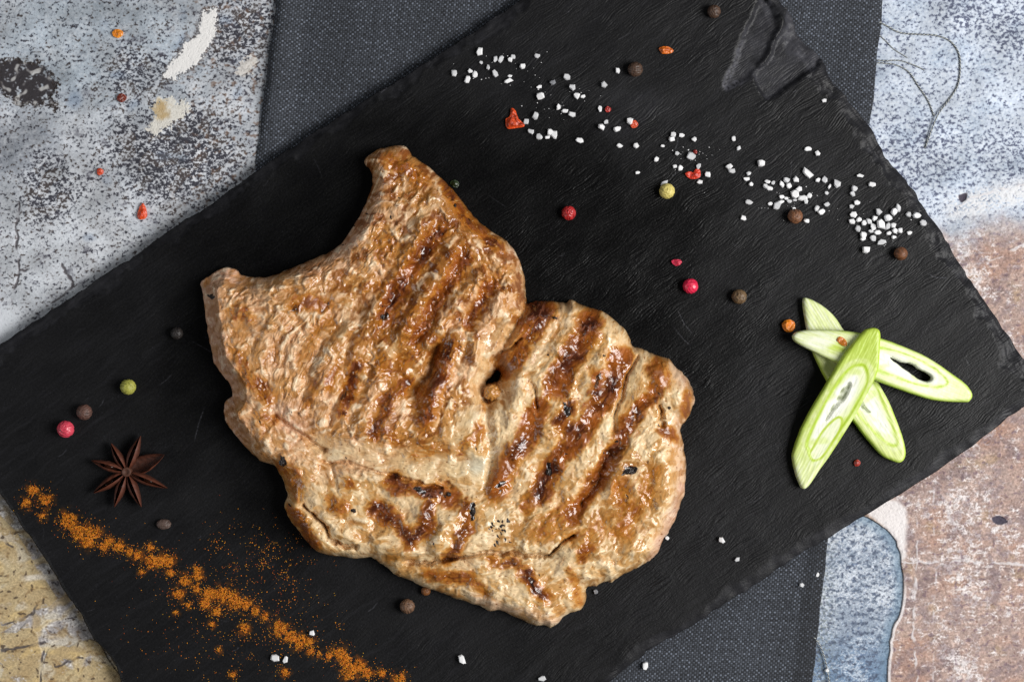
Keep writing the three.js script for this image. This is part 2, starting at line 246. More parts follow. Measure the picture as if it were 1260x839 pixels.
  for (let j = 0, v = 0; j <= ny; j++) for (let i = 0; i <= nx; i++, v++) {
    const x = tx0 + tw * i / nx, y = ty0 + th * j / ny, a = Math.min(W - 1, Math.round((x - tx0) * R)), b = Math.min(H - 1, Math.round((y - ty0) * R));
    pos.setXYZ(v, X(x, kT), TOP + Math.min(0, 0.0009 * hgt[b * W + a]), Z(y, kT)); uv.setXY(v, i / nx, j / ny);
  }
  g.computeVertexNormals();
  const t = part('tabletop', g, mat, scene); tag(t, 'weathered tabletop with peeling grey, blue, rust and ochre paint under everything', 'tabletop', null, 'structure');
}

// ───────────────────────── napkin ─────────────────────────
{
  const kN = KH(NAP), x0 = 180, y0 = -150, w = 950, h = 1150, W = 2048, H = 2048, sx = w / W, sy = h / H, pitch = 2.9;
  const tint = (i, s) => n2(i * 0.37, s) * 0.5 + n2(i * 0.05, s + 9) * 0.5;
  const col = new Uint8Array(W * H * 4), bmp = new Uint8Array(W * H * 4);
  for (let j = 0, q = 0; j < H; j++) for (let i = 0; i < W; i++, q += 4) {
    const px = x0 + i * sx, py = y0 + j * sy, rx = px + 0.105 * (py - 400) + 1.2 * fbm(px * 0.02, py * 0.02, 2, 81), ry = py - 0.03 * px + 1.2 * fbm(px * 0.02, py * 0.02, 2, 82);
    const u = rx / pitch, v = ry / (pitch * 0.86), iu = Math.floor(u), iv = Math.floor(v), fu = u - iu - 0.5, fv = v - iv - 0.5, up = (iu + iv) & 1;
    const slub = tint(iu, 3) * 0.6 + tint(iv, 5) * 0.6, cellr = n2(iu * 0.73 + 0.31, iv * 0.71 + 0.17, 7);
    const a = up ? fu : fv, b = up ? fv : fu, ht = Math.sqrt(Math.max(0, 1 - (a * 2.05) ** 2)) * (0.55 + 0.45 * Math.cos(b * 3.14));
    let c = up ? 74 : 44; c += 22 * cellr + 20 * slub; c *= 0.45 + 0.75 * ht; if (up && cellr > 0.25) c += 20 * ht; c *= 1 - 0.25 * sm(30, 20, 1098 - 0.1035 * (py + 100) - px) * sm(560, 640, py);
    col[q] = clamp(c * 0.94, 0, 255); col[q + 1] = clamp(c * 1.0, 0, 255); col[q + 2] = clamp(c * 1.1 + 1, 0, 255); col[q + 3] = 255;
    const bb = clamp(60 + 170 * ht * (0.8 + 0.2 * cellr), 0, 255); bmp[q] = bmp[q + 1] = bmp[q + 2] = bb; bmp[q + 3] = 255;
  }
  const mat = new THREE.MeshPhysicalMaterial({ map: texture(W, H, col, true), bumpMap: texture(W, H, bmp), bumpScale: 0.00028, roughness: 0.95, sheen: 0.25, sheenRoughness: 0.6, sheenColor: new THREE.Color(0.5, 0.55, 0.62) });
  const quad = []; const corner = [[352, -100], [1098, -100], [994, 905], [226, 905]];
  for (let e = 0; e < 4; e++) { const [a, b] = [corner[e], corner[(e + 1) % 4]], n = Math.round(Math.hypot(b[0] - a[0], b[1] - a[1]) / 6); for (let i = 0; i < n; i++) { const t = i / n, x = mix(a[0], b[0], t), y = mix(a[1], b[1], t); quad.push([x + 1.6 * n2(x * 0.03, y * 0.03, 85) + 0.5 * n2(x * 0.3, y * 0.3, 86), y + 1.6 * n2(x * 0.03, y * 0.03, 87)]); } }
  const nap = thing('napkin'); tag(nap, 'dark grey woven cloth napkin lying under the slate board', 'napkin');
  const g = relief({ loops: [quad], cell: 4, k: kN, uv: [x0, y0, w, h], inset: 0, floor: () => TOP - 0.0002,
    top: (x, y, d) => { const open = 0.0006 * (0.5 + 0.5 * n2(x * 0.012, y * 0.012, 88)) * sm(0, 60, d); const left = x - (352 - 0.1254 * (y + 100)); return NAP - 0.00045 * (1 - sm(0, 12, d)) + 0.0024 * Math.sin(Math.PI * clamp((left + 4) / 44) ** 0.6) * sm(205, 110, y) * sm(-6, 6, left) + 0.00025 * open / 0.0006 * sm(150, 60, y); } });
  part('cloth', g, mat, nap);
  // loose twisted threads at its right edge
  const dark = new THREE.MeshStandardMaterial({ color: rgb(92, 98, 108), roughness: 0.9 }), palem = new THREE.MeshStandardMaterial({ color: rgb(176, 178, 172), roughness: 0.9 });
  const strand = (pts, phase, r, len) => { const c = new THREE.CatmullRomCurve3(pts), n = Math.round(len / 0.0002), P = [];
    for (let i = 0; i <= n; i++) { const t = i / n, p = c.getPointAt(t), d = c.getTangentAt(t), s = new THREE.Vector3(-d.z, 0, d.x).normalize(), a = t * len / 0.0012 * 6.283 + phase; P.push(p.clone().addScaledVector(s, r * Math.cos(a)).add(new THREE.Vector3(0, r * Math.sin(a), 0))); }
    return new THREE.TubeGeometry(new THREE.CatmullRomCurve3(P), n * 2, r * 1.02, 6); };
  const kt = KH(TOP);
  const th = (pts, r) => { const v = pts.map(([x, y, l = 0]) => new THREE.Vector3(X(x, kt), TOP + 2 * r + 0.00005 + l, Z(y, kt))), len = new THREE.CatmullRomCurve3(v).getLength(); const m = part('thread', strand(v, 0, r, len), dark, nap); part('pale_strand', strand(v, Math.PI, r, len), palem, m); };
  th([[1080, 26], [1092, 32], [1107, 40], [1132, 42.5], [1153, 44], [1170, 51], [1180, 65], [1182, 83], [1179, 105], [1168, 123], [1155, 140, .0005], [1147, 158, .0004], [1139, 182]], 0.00014);
  th([[1078, 77], [1089, 78], [1103, 80], [1118, 88], [1130, 105], [1143, 125], [1150, 143]], 0.00012);
  th([[1079, 74], [1090, 75], [1107, 74.6], [1122, 79], [1138, 86]], 0.00011);
  th([[1080, 42], [1088, 48], [1100, 60], [1117, 71]], 0.00009);
  th([[996, 780], [1004, 786], [1012, 800], [1018, 822], [1022, 850]], 0.00013);
}

// ───────────────────────── slate board ─────────────────────────
const SPICE = [[40, 603, 8], [31, 619, 7], [55, 616, 9], [51, 635, 5], [83, 640, 12], [96, 655, 11], [113, 656, 12], [108, 666, 10], [127, 673, 7], [133, 666, 7], [145, 673, 8], [159, 679, 5], [168, 683, 7], [185, 674, 6], [185, 690, 10], [196, 690, 9], [206, 690, 10], [210, 705, 6], [227, 714, 8], [242, 702, 6], [241, 724, 6], [219, 731, 8], [230, 744, 4], [253, 742, 7], [255, 731, 7], [173, 704, 4], [216, 754, 3], [243, 709, 7], [258, 731, 8], [273, 731, 12], [288, 739, 11], [301, 744, 9], [314, 752, 7], [326, 759, 5], [267, 752, 7], [251, 743, 6], [300, 773, 7], [260, 768, 4], [344, 773, 11], [357, 783, 10], [369, 790, 11], [380, 790, 7], [382, 802, 5], [392, 804, 4], [405, 806, 6], [418, 803, 9], [425, 813, 11], [441, 820, 11], [430, 828, 11], [451, 828, 8], [470, 828, 6], [491, 836, 9], [350, 827, 6], [268, 800, 3], [286, 830, 4]];   // where the ground spice lies: x, y, radius
const slateTop = (() => {
  const raw = [[-88, 478], [-40, 448], [0, 423.5], [27, 404], [55, 386], [96, 359], [132, 334], [156, 321], [175, 307], [208, 283], [233, 267], [258, 252], [320, 206], [372, 172], [420, 141], [480, 104], [540, 65], [590, 34], [640, 0], [700, -38], [780, -90], [850, -138], [872, -136], [905, -90], [938, -36], [959, 0], [975, 15], [984, 43], [1000, 58], [1012, 70], [1024, 99], [1038, 114], [1054, 134], [1074, 158], [1089, 189], [1104, 208], [1124, 231], [1136, 250], [1161, 287], [1180, 321], [1201, 352], [1223, 383], [1260, 439], [1290, 484], [1283, 494], [1260, 501], [1210, 539], [1140, 589], [1065, 634], [1024, 660], [995, 676], [974, 689], [927, 722], [885, 748], [846, 774], [807, 795], [781, 814], [748, 840], [650, 905], [500, 1010], [350, 1110], [330, 1106], [290, 1050], [230, 960], [180, 885], [151, 840], [139, 815], [111, 781], [99, 756], [80, 731], [62, 700], [37, 663], [18, 636], [0, 609], [-40, 552], [-90, 492]];
  const L = loop(raw, 5, 3.5, 0.09, 101);
  const x0 = -100, y0 = -150, w = 1400, h = 1270, W = 2048, H = 1858;
  const flakeA = [[928, 9], [912, 45], [900, 78], [888, 104], [894, 113], [907, 106], [923, 99], [935, 84], [945, 68], [954, 50], [962, 31], [955, 8], [940, -10]], flakeB = [[964, 29], [952, 52], [945, 70], [927, 91], [934, 112], [947, 124], [962, 114], [985, 98], [1008, 82], [1014, 72], [1030, 60], [1000, 20], [975, 0]];
  const fa = loop(flakeA, 3, 2.5, 0.1, 103), fb = loop(flakeB, 3, 2.5, 0.1, 104);
  const rp = (x, y) => [0.80 * x - 0.60 * y, 0.60 * x + 0.80 * y];     // along and across the cleavage ripples
  const edgeWidth = (x, y) => { const right = x > 900 && y < 480, tl = y < 425 - 0.62 * x + 40, lb = y > 560 && x < 330; return Math.max(3, (lb ? 5 : tl ? 20 : right ? 27 : 17) * (0.75 + 0.9 * fbm(x * 0.022, y * 0.022, right || tl ? 3 : 2, 116) + (right || tl ? 0.25 : 0.05) * n2(x * 0.1, y * 0.1, 117))); };
  const top = (x, y, d) => {
    const [a, b] = rp(x, y);
    let t = 0.26 * fbm(a * 0.006, b * 0.02, 2, 111) + 0.04 * fbm(a * 0.02, b * 0.05, 3, 112);
    const strong = sm(560, 1100, x + 0.3 * y); t += (0.01 + 0.02 * strong) * ridge(a * 0.045 + fbm(x * 0.03, y * 0.03, 2, 114), b * 0.11 + 0.6 * fbm(x * 0.02, y * 0.02, 2, 113), 2, 115);
    // broken edge: terraces
    const right = sm(900, 1010, x - 0.6 * (y - 60)) * 0 + (x > 900 && y < 480 ? 1 : 0), tl = y < 425 - 0.62 * x + 40 ? 1 : 0;
    const wd = edgeWidth(x, y);
    if (d < 45) { let e = clamp(1 - d / wd); const drop = y > 560 && x < 330 ? 0.7 : tl ? 1.3 : right ? 1.9 : 1.0; const steps = 3, es = (Math.floor(e * steps) + sm(0.38, 0.62, e * steps - Math.floor(e * steps))) / steps; t -= drop * mix(e, es, right ? 0.95 : tl ? 0.6 : 0.15) * (0.9 + 0.5 * n2(x * 0.05, y * 0.05, 118)); t += (right ? 0.2 : 0.07) * sm(0, 0.3, e) * ridge(x * 0.09, y * 0.05, 3, 119); }
    if (x > 870 && y < 145) {
      const A = sdf([fa], x, y), B = sdf([fb], x, y);
      if (A > 0) t += -1.7 * sm(0, 6 + 5 * n2(x * 0.1, y * 0.1, 146), A + 1.5 * n2(x * 0.25, y * 0.25, 147) + 0.2) * (0.45 + 0.55 * sm(0, 60, (x - 890) * 0.4 + (110 - y) * 0.45)) + 0.22 * fbm(x * 0.07, y * 0.05, 3, 121);
      if (B > 0) t += -1.9 * sm(0, 4, B + 1.5 * n2(x * 0.25, y * 0.25, 148)) * (0.55 + 0.45 * sm(0, 40, (x - 925) * 0.5 + (120 - y) * 0.3)) + 0.24 * fbm(x * 0.05, y * 0.07, 3, 122);
    }
    return t * 0.001;
  };
  const scr = []; const r = rng(55);
  for (let i = 0; i < 90; i++) { const x = r() * 1250, y = r() * 830, a = r() < 0.5 ? -0.6 + 0.5 * (r() - 0.5) : r() * 3.1, l = 5 + r() * r() * 34; scr.push([[x, y], [x + l * 0.5 * Math.cos(a) + r() * 2, y + l * 0.5 * Math.sin(a) + r() * 2], [x + l * Math.cos(a), y + l * Math.sin(a)]].concat([[0.3 + 0.5 * r()]])); }
  scr.push([[833, 378], [842, 398], [854, 412], [0.9]], [[826, 398], [842, 418], [852, 426], [0.8]], [[1141, 336], [1152, 341], [1169, 342], [1]], [[252, 498], [244, 520], [238, 545], [0.8]], [[905, 470], [925, 452], [930, 448], [0.5]]);
  const sc = new Float32Array(W * H);
  for (const s of scr) { const st = s[3][0], p = s.slice(0, 3), bx0 = Math.min(p[0][0], p[2][0]) - 4, bx1 = Math.max(p[0][0], p[2][0]) + 4, by0 = Math.min(p[0][1], p[2][1]) - 4, by1 = Math.max(p[0][1], p[2][1]) + 4;
    for (let j = Math.max(0, Math.floor((by0 - y0) / h * H)); j < Math.min(H, (by1 - y0) / h * H); j++) for (let i = Math.max(0, Math.floor((bx0 - x0) / w * W)); i < Math.min(W, (bx1 - x0) / w * W); i++) { const x = x0 + i * w / W, y = y0 + j * h / H, [d, at] = segDist(p, x, y), v = st * sm(1.0, 0.2, d) * sm(0, 0.2, at) * sm(1, 0.8, at) * (0.6 + 0.5 * n2(x * 0.4, y * 0.4, 3)); sc[j * W + i] = Math.max(sc[j * W + i], v); } }
  const gs = 8, gw = Math.ceil(W / gs) + 2, gh = Math.ceil(H / gs) + 2, gd = new Float32Array(gw * gh); for (let j = 0; j < gh; j++) for (let i = 0; i < gw; i++) gd[j * gw + i] = sdf([L], x0 + i * gs * w / W, y0 + j * gs * h / H);
  const edgeAt = (i, j) => { const a = i / gs, b = j / gs, m = Math.floor(a), n = Math.floor(b), q = n * gw + m; return mix(mix(gd[q], gd[q + 1], a - m), mix(gd[q + gw], gd[q + gw + 1], a - m), b - n); };
  const col = new Uint8Array(W * H * 4), bmp = new Uint8Array(W * H * 4), rou = new Uint8Array(W * H * 4);
  for (let j = 0, q = 0; j < H; j++) for (let i = 0; i < W; i++, q += 4) {
    const x = x0 + i * w / W, y = y0 + j * h / H, [a, b] = rp(x, y), wv = fbm(x * 0.02, y * 0.02, 3, 131);
    const wa = a + 14 * wv, wb = b + 7 * wv + 2.5 * n2(a * 0.03, b * 0.05, 151), streak = ridge(wa * 0.026, wb * 0.36, 3, 132) * (0.5 + 0.9 * n2(wa * 0.03, wb * 0.06, 152) + 0.3), grain = fbm(x * 0.35, y * 0.35, 3, 134), strong = sm(420, 1050, x + 0.25 * y);
    let b0 = 0.5 + (0.07 + 0.11 * strong) * streak * (0.4 + 0.9 * sm(-0.3, 0.3, fbm(x * 0.01, y * 0.01, 2, 154))) + 0.035 * grain + 0.05 * fbm(a * 0.03, b * 0.05, 4, 137) + (0.03 + 0.04 * strong) * fbm(wa * 0.08, wb * 0.7, 2, 155) + 0.03 * n2(x * 0.6, y * 0.6, 156);
    let c = 15 + 4 * fbm(x * 0.01, y * 0.012, 3, 138) + 5 * grain;
    const darkOval = sm(1.25, 0.75, Math.hypot((x - 545) * 0.94 + (y - 400) * 0.1, (y - 400) * 1.25) / 330 + 0.28 * fbm(x * 0.008, y * 0.008, 3, 144)); c += 4 - 12 * darkOval; const ed = edgeAt(i, j); if (ed < 40) { const ww = edgeWidth(x, y); c += sm(ww * 1.05, ww * 0.75, ed) * (12 + 12 * fbm(x * 0.06, y * 0.06, 3, 145)) * (x < 200 && y > 560 ? 0.3 : 1); }  // slate darker and smoother in a ragged oval around the steak; edges paler
    c += (1 - 0.7 * darkOval) * (16 * clamp(fbm(wa * 0.015, wb * 0.16, 3, 139)) + 5 * clamp(fbm(wa * 0.03, wb * 0.5, 2, 153))); c += 16 * sm(0.55, 0.75, n2(x * 0.45, y * 0.45, 140)) * sm(0.1, 0.6, n2(x * 0.05, y * 0.05, 141) + 0.35);
    if (x > 860 && y < 150) { const e = Math.max(sm(-1, 2, sdf([fa], x, y)), sm(-1, 2, sdf([fb], x, y))); c += e * (21 + 18 * fbm(x * 0.05, y * 0.05, 3, 143)) + 26 * sm(7, 1, Math.abs(sdf([fa], x, y) - 4 + 4 * n2(x * 0.12, y * 0.12, 149))) * sm(925, 905, x) * sm(0.5, 0.0, n2(x * 0.3, y * 0.3, 150)); }  // fresh break is paler; the lit left slope is painted brighter still
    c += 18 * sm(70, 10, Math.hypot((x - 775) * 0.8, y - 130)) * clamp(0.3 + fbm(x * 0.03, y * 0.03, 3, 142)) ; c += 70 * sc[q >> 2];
    c = Math.max(4, c); let st = 0; if (x < 520 && y > 580) for (const [sx, sy, sr] of SPICE) { const dx = x - sx, dy = y - sy; if (Math.abs(dx) < 26 && Math.abs(dy) < 26) st = Math.max(st, sm(sr * 1.5 + 4, sr * 0.5, Math.hypot(dx, dy))); } st *= sm(-0.25, 0.35, fbm(x * 0.12, y * 0.12, 3, 157)) * 0.75; col[q] = mix(c * 0.98, 150, st); col[q + 1] = mix(c * 0.98, 76, st); col[q + 2] = mix(c * 1.07, 12, st); col[q + 3] = 255;
    b0 -= 0.12 * sc[q >> 2]; const bb = clamp(b0) * 255; bmp[q] = bmp[q + 1] = bmp[q + 2] = bb; bmp[q + 3] = 255;
    const ro = clamp(0.46 - 0.13 * darkOval + 0.08 * grain + 0.06 * streak + 0.1 * wv, 0.22, 0.9) * 255; rou[q] = rou[q + 1] = rou[q + 2] = ro; rou[q + 3] = 255;
  }
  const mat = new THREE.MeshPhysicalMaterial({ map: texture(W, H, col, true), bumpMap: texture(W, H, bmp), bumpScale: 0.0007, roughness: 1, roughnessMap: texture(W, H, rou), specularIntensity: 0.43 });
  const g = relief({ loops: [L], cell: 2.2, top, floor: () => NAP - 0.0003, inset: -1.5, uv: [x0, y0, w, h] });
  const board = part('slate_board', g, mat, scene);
  tag(board, 'black rectangular slate serving board with chipped rough edges, set askew', 'serving board');
  return (x, y) => top(x, y, 60);
})();

// ───────────────────────── grilled steak ─────────────────────────
{
  const raw = [[447, 196], [456, 187], [472, 180], [495, 177.5], [505, 190], [522, 201], [540, 217], [560, 237], [575, 257], [585, 269], [600, 281], [617, 292], [628, 302], [638, 320], [645, 345], [646, 364], [649, 374], [660, 371], [680, 371], [697, 373], [704, 369], [714, 374], [727, 379], [745, 385], [760, 397], [773, 410], [779, 426], [791, 430], [803, 436], [825, 443], [833, 453], [843, 461], [851, 474], [856, 490], [853, 504], [845, 518], [838, 529], [841, 542], [845, 571], [845, 597], [843, 612], [837, 627], [830, 645], [823, 658], [816, 667], [812, 680], [803, 690], [792, 697], [777, 705], [763, 712], [754, 719], [746, 717], [734, 723], [722, 726], [721, 738], [717, 752], [704, 756], [693, 762], [680, 775], [671, 772], [657, 772], [642, 765], [628, 758], [615, 753], [602, 754], [594, 750], [582, 745], [565, 741], [549, 734], [536, 729], [520, 724], [502, 716], [486, 709], [476, 701], [464, 693], [453, 687], [438, 689], [420, 687], [401, 684.5], [386, 679], [375, 667], [364, 654], [354, 640], [348, 624], [352, 611], [348, 598], [342, 584], [334, 573], [317, 567], [298, 549], [282, 530], [274, 517], [273, 498], [280, 491], [283, 488], [280, 472], [270, 461], [260, 446], [256, 425], [252, 407], [249, 383], [246.5, 362], [244, 347], [253, 340], [264, 332], [278, 329], [287, 332], [293, 338], [306, 341.5], [327, 341], [346, 334], [371, 324], [388, 316], [402, 311], [418, 299], [430, 283], [441, 265], [452, 242], [458, 220], [455, 207]];
  const L = loop(raw, 4, 2.2, 0.12, 201), hole = loop([[611, 455], [616, 459], [615, 468], [609, 471], [602, 473], [597, 474], [598, 468], [604, 464]], 3, 1, 0.2, 203);
  const x0 = 226, y0 = 160, w = 650, h = 632, R = 2.4, W = Math.round(w * R), H = Math.round(h * R), N = W * H;
  const F = n => new Float32Array(n ?? N);
  const wxA = F(), wyA = F(), hgt = F(), brown = F(), dark = F(), black = F(), gold = F(), fat = F(), pink = F(), wet = F(), calm = F();
  for (let j = 0, p = 0; j < H; j++) for (let i = 0; i < W; i++, p++) { const x = x0 + i / R, y = y0 + j / R; wxA[p] = x + 9 * fbm(x * 0.035, y * 0.035, 4, 211) + 3.2 * fbm(x * 0.14, y * 0.14, 3, 213); wyA[p] = y + 9 * fbm(x * 0.035, y * 0.035, 4, 212) + 3.2 * fbm(x * 0.14, y * 0.14, 3, 214); }
  // stroke(fields, points, half-width, amount): soft brush along a line, following the warped coordinates
  function stroke(tgt, pts, wd, amt, hard = 0.35, warp = 1) {
    if (pts.length === 1) pts = [pts[0], [pts[0][0] + 0.1, pts[0][1]]];
    let bx0 = 1e9, by0 = 1e9, bx1 = -1e9, by1 = -1e9; for (const [x, y] of pts) { bx0 = Math.min(bx0, x); bx1 = Math.max(bx1, x); by0 = Math.min(by0, y); by1 = Math.max(by1, y); }
    const m = wd * 1.5 + 12, i0 = Math.max(0, Math.floor((bx0 - m - x0) * R)), i1 = Math.min(W, Math.ceil((bx1 + m - x0) * R)), j0 = Math.max(0, Math.floor((by0 - m - y0) * R)), j1 = Math.min(H, Math.ceil((by1 + m - y0) * R));
    for (let j = j0; j < j1; j++) for (let i = i0; i < i1; i++) { const p = j * W + i, x = mix(x0 + i / R, wxA[p], warp), y = mix(y0 + j / R, wyA[p], warp), d = segDist(pts, x, y)[0]; if (d < wd * 1.4) { const v = sm(wd * 1.35, wd * hard, d); for (const [f, s] of tgt) { if (s > 0 && f !== hgt) f[p] = Math.max(f[p], v * s * amt); else f[p] += v * s * amt; } } }
  }
  // grill marks: brown, with a darker core, pressed in
  const mark = (pts, wd, k = 1, deep = 1, dk = 0.6) => { stroke([[brown, 1]], pts, wd * 1.2, k); stroke([[brown, 1]], pts, wd * 1.8, k * 0.42, 0.2); stroke([[dark, 1]], pts, wd * 0.8, Math.min(1, dk * 1.3 + 0.1), 0.15); stroke([[hgt, -0.7]], pts, wd * 1.05, deep, 0.1); stroke([[wet, 1]], pts, wd * 1.1, 0.8); };
  const blot = (pts, wd, k = 0.8, dk = 0) => { stroke([[brown, 1], [wet, 0.7]], pts, wd * 1.15, k, 0.1); if (dk) stroke([[dark, 1]], pts, wd * 0.8, Math.min(1, dk * 1.25), 0.08); };
  const crease = (pts, wd, depth) => { stroke([[hgt, -1]], pts, wd * 0.85, depth * 1.9, 0.0, 0.8); stroke([[hgt, -1]], pts, wd * 3, depth * 0.5, 0.0, 0.8); stroke([[calm, 1]], pts, wd * 2.4, 0.6, 0.3, 0.8); stroke([[dark, 1]], pts, wd * 0.6, Math.min(0.5, depth * 0.2), 0, 0.8); };
  const bump = (pts, wd, ht) => stroke([[hgt, 1]], pts, wd, ht, 0.15, 0.8);
  const char = (pts, wd, k = 1) => { stroke([[black, 1]], pts, wd, k, 0.3); stroke([[dark, 1]], pts, wd * 2, 0.6, 0.1); };
  // right lobe
  mark([[668, 380], [658, 392], [650, 405]], 17, 1, 0.5, 0.75); mark([[728, 392], [718, 417], [700, 445], [682, 478]], 16, 1, 1.1, 0.75);
  mark([[764, 438], [752, 474], [736, 500], [716, 528], [696, 553], [676, 580], [664, 606]], 14, 1, 0.9, 0.6); mark([[640, 432], [624, 452]], 13, 0.9, 0.6, 0.4);
  mark([[664, 500], [652, 530], [640, 552]], 12, 1, 1.3, 0.6); blot([[634, 556], [618, 582], [610, 604]], 17, 0.95, 0.45); mark([[792, 492], [768, 528], [748, 566], [724, 604], [704, 632]], 11, 0.95, 1.2, 0.5);
  blot([[808, 452], [812, 470], [802, 486]], 14, 0.9, 0.6); blot([[846, 488], [842, 504]], 10, 0.75, 0.2); blot([[826, 536], [816, 532]], 11, 0.9, 0.4); blot([[700, 500], [690, 514], [700, 528]], 14, 0.9, 0.7); blot([[736, 462], [732, 480]], 10, 0.9, 0.9);
  blot([[764, 600], [776, 630], [762, 648]], 22, 0.62, 0.1); blot([[800, 580], [796, 612]], 18, 0.55, 0); blot([[700, 620], [680, 640], [664, 650]], 20, 0.55); blot([[722, 672], [716, 682]], 11, 0.85, 0.6); blot([[740, 650], [700, 660]], 18, 0.5); blot([[660, 600], [648, 622]], 13, 0.8, 0.3);
  // lower band
  blot([[484, 588], [492, 598], [510, 600]], 13, 0.95, 0.75); blot([[515, 602], [545, 606], [556, 612]], 13, 1, 0.85); blot([[464, 626], [478, 634]], 15, 1, 0.8); blot([[486, 640], [506, 662]], 14, 0.9, 0.45); blot([[530, 620], [524, 648], [508, 664]], 12, 0.95, 0.65); blot([[572, 622], [572, 650], [562, 672], [552, 686]], 12, 0.85, 0.45);
  blot([[430, 592]], 9, 0.85, 0.35); blot([[410, 618], [424, 622]], 14, 0.72, 0.1); blot([[360, 630], [372, 652], [386, 668]], 13, 0.85, 0.45); blot([[524, 706], [580, 712]], 10, 0.8, 0.35); blot([[606, 690], [636, 692], [646, 706]], 10, 0.75, 0.4); blot([[648, 704], [660, 722], [668, 730]], 11, 0.95, 0.9); blot([[588, 716], [596, 730]], 8, 0.6); blot([[486, 684], [478, 688]], 9, 0.55); blot([[700, 700], [712, 740]], 8, 0.6, 0.2);
  // upper-left half
  mark([[540, 288], [520, 312], [503, 336], [486, 364], [474, 392]], 12, 1, 1.7, 0.62); mark([[572, 316], [558, 338], [540, 366], [524, 392], [512, 414]], 11, 1, 1.5, 0.62); mark([[604, 350], [592, 374], [576, 398]], 9, 0.95, 1.2, 0.6); mark([[546, 226], [560, 250], [590, 282], [612, 304]], 9, 0.8, 0.2, 0.35);
  mark([[512, 388], [506, 420], [500, 444]], 15, 0.6, 0.3, 0.1); blot([[552, 424], [544, 446], [538, 470], [530, 494], [522, 516]], 14, 1, 0.75); blot([[500, 470], [478, 490], [470, 512], [460, 530]], 13, 0.9, 0.5); blot([[490, 540], [474, 528]], 9, 0.8, 0.2); blot([[440, 452], [430, 480], [422, 508]], 11, 0.95, 0.7); blot([[414, 456], [402, 478]], 8, 0.7, 0.2); blot([[388, 470], [378, 494]], 9, 0.65, 0.2);
  blot([[366, 372], [384, 372], [406, 376]], 12, 0.75, 0.35); blot([[402, 394], [384, 420], [372, 444]], 10, 0.55); blot([[290, 382], [304, 390]], 16, 0.6); blot([[302, 460], [320, 474], [332, 486]], 14, 0.75, 0.35); blot([[286, 430], [300, 446]], 10, 0.6, 0.25); blot([[452, 356], [470, 350]], 10, 0.6, 0.2); blot([[478, 300], [470, 316]], 13, 0.55, 0.1); blot([[480, 196], [520, 222]], 12, 0.7, 0.25); blot([[336, 520], [320, 512]], 13, 0.6, 0.15); blot([[344, 572], [362, 586], [366, 606]], 15, 0.65, 0.1); blot([[468, 440], [476, 460]], 11, 0.6); blot([[520, 480], [516, 500]], 10, 0.65); blot([[576, 540], [566, 556]], 9, 0.6, 0.2); blot([[590, 528], [584, 540]], 9, 0.7, 0.35); blot([[532, 552], [512, 560]], 12, 0.5); blot([[618, 330], [604, 352]], 9, 0.55, 0.15); blot([[252, 350]], 9, 0.45);
  // relief
  crease([[650, 372], [636, 396], [622, 418], [612, 440], [606, 462], [600, 490]], 8, 1.6); crease([[604, 496], [598, 520], [604, 548], [602, 584]], 9, 0.8); crease([[604, 462], [596, 478], [600, 492]], 5, 1.2); crease([[640, 418], [618, 436]], 3, 1); crease([[340, 512], [370, 536], [400, 552]], 5, 1.0); crease([[400, 566], [430, 572], [467, 580], [510, 590], [545, 600]], 3.2, 0.9); crease([[374, 620], [386, 634], [398, 644], [408, 660], [420, 671], [438, 670]], 3.2, 1.5); crease([[408, 570], [412, 592]], 5, 0.3);
  crease([[498, 692], [533, 693], [567, 684], [600, 678], [640, 681], [674, 682], [690, 667], [706, 659]], 3.4, 1.7); crease([[540, 428], [526, 462], [508, 486]], 9, 1.7); crease([[424, 476], [410, 500], [406, 520]], 6, 0.7); crease([[398, 420], [378, 470], [372, 490]], 5, 0.5); crease([[486, 360], [470, 390]], 5, 0.8); crease([[784, 438], [772, 462], [760, 500], [755, 530]], 3.6, 0.8); crease([[810, 500], [816, 524]], 4, 1); crease([[748, 556], [736, 590], [716, 618]], 6, 0.9); crease([[655, 470], [662, 500]], 2.6, 0.6); crease([[540, 590], [556, 600]], 3, .6);
  bump([[562, 416], [548, 448], [536, 486], [524, 514]], 13, 2.0); bump([[634, 548], [618, 580], [610, 602]], 14, 1.5); bump([[436, 660], [420, 655], [404, 640]], 8, 0.9); bump([[520, 626]], 15, 0.9); bump([[552, 640], [540, 670]], 13, 0.8); bump([[470, 660], [500, 680]], 12, 0.5); bump([[415, 620]], 14, 0.6); bump([[522, 276], [496, 330], [462, 392], [440, 430]], 12, 1.8); bump([[556, 312], [528, 356], [498, 408]], 10, 2.0); bump([[594, 338], [560, 380], [530, 420]], 10, 2.0); bump([[616, 372], [588, 410], [584, 440]], 10, 1.6); bump([[474, 440], [456, 490], [446, 526]], 11, 1.5); bump([[430, 400], [404, 450], [390, 490]], 10, 1.3); bump([[380, 350], [340, 400], [320, 450]], 12, 0.9); bump([[490, 480], [478, 508]], 11, 0.9); bump([[700, 410], [690, 430]], 13, 0.9); bump([[742, 440], [726, 470]], 10, 0.9); bump([[700, 490], [680, 530]], 13, 0.7); bump([[730, 560], [700, 600]], 15, 1.0); bump([[640, 470], [630, 510]], 13, 1.2); bump([[770, 560], [750, 600]], 12, 1.0); bump([[810, 570], [820, 620]], 13, 0.8); bump([[840, 470], [840, 500]], 12, 0.8); bump([[626, 330], [632, 360]], 12, 0.9); bump([[416, 364]], 13, 0.8); bump([[300, 385]], 18, 0.9); bump([[700, 690], [730, 680]], 14, 0.9); bump([[660, 720]], 16, 0.8);
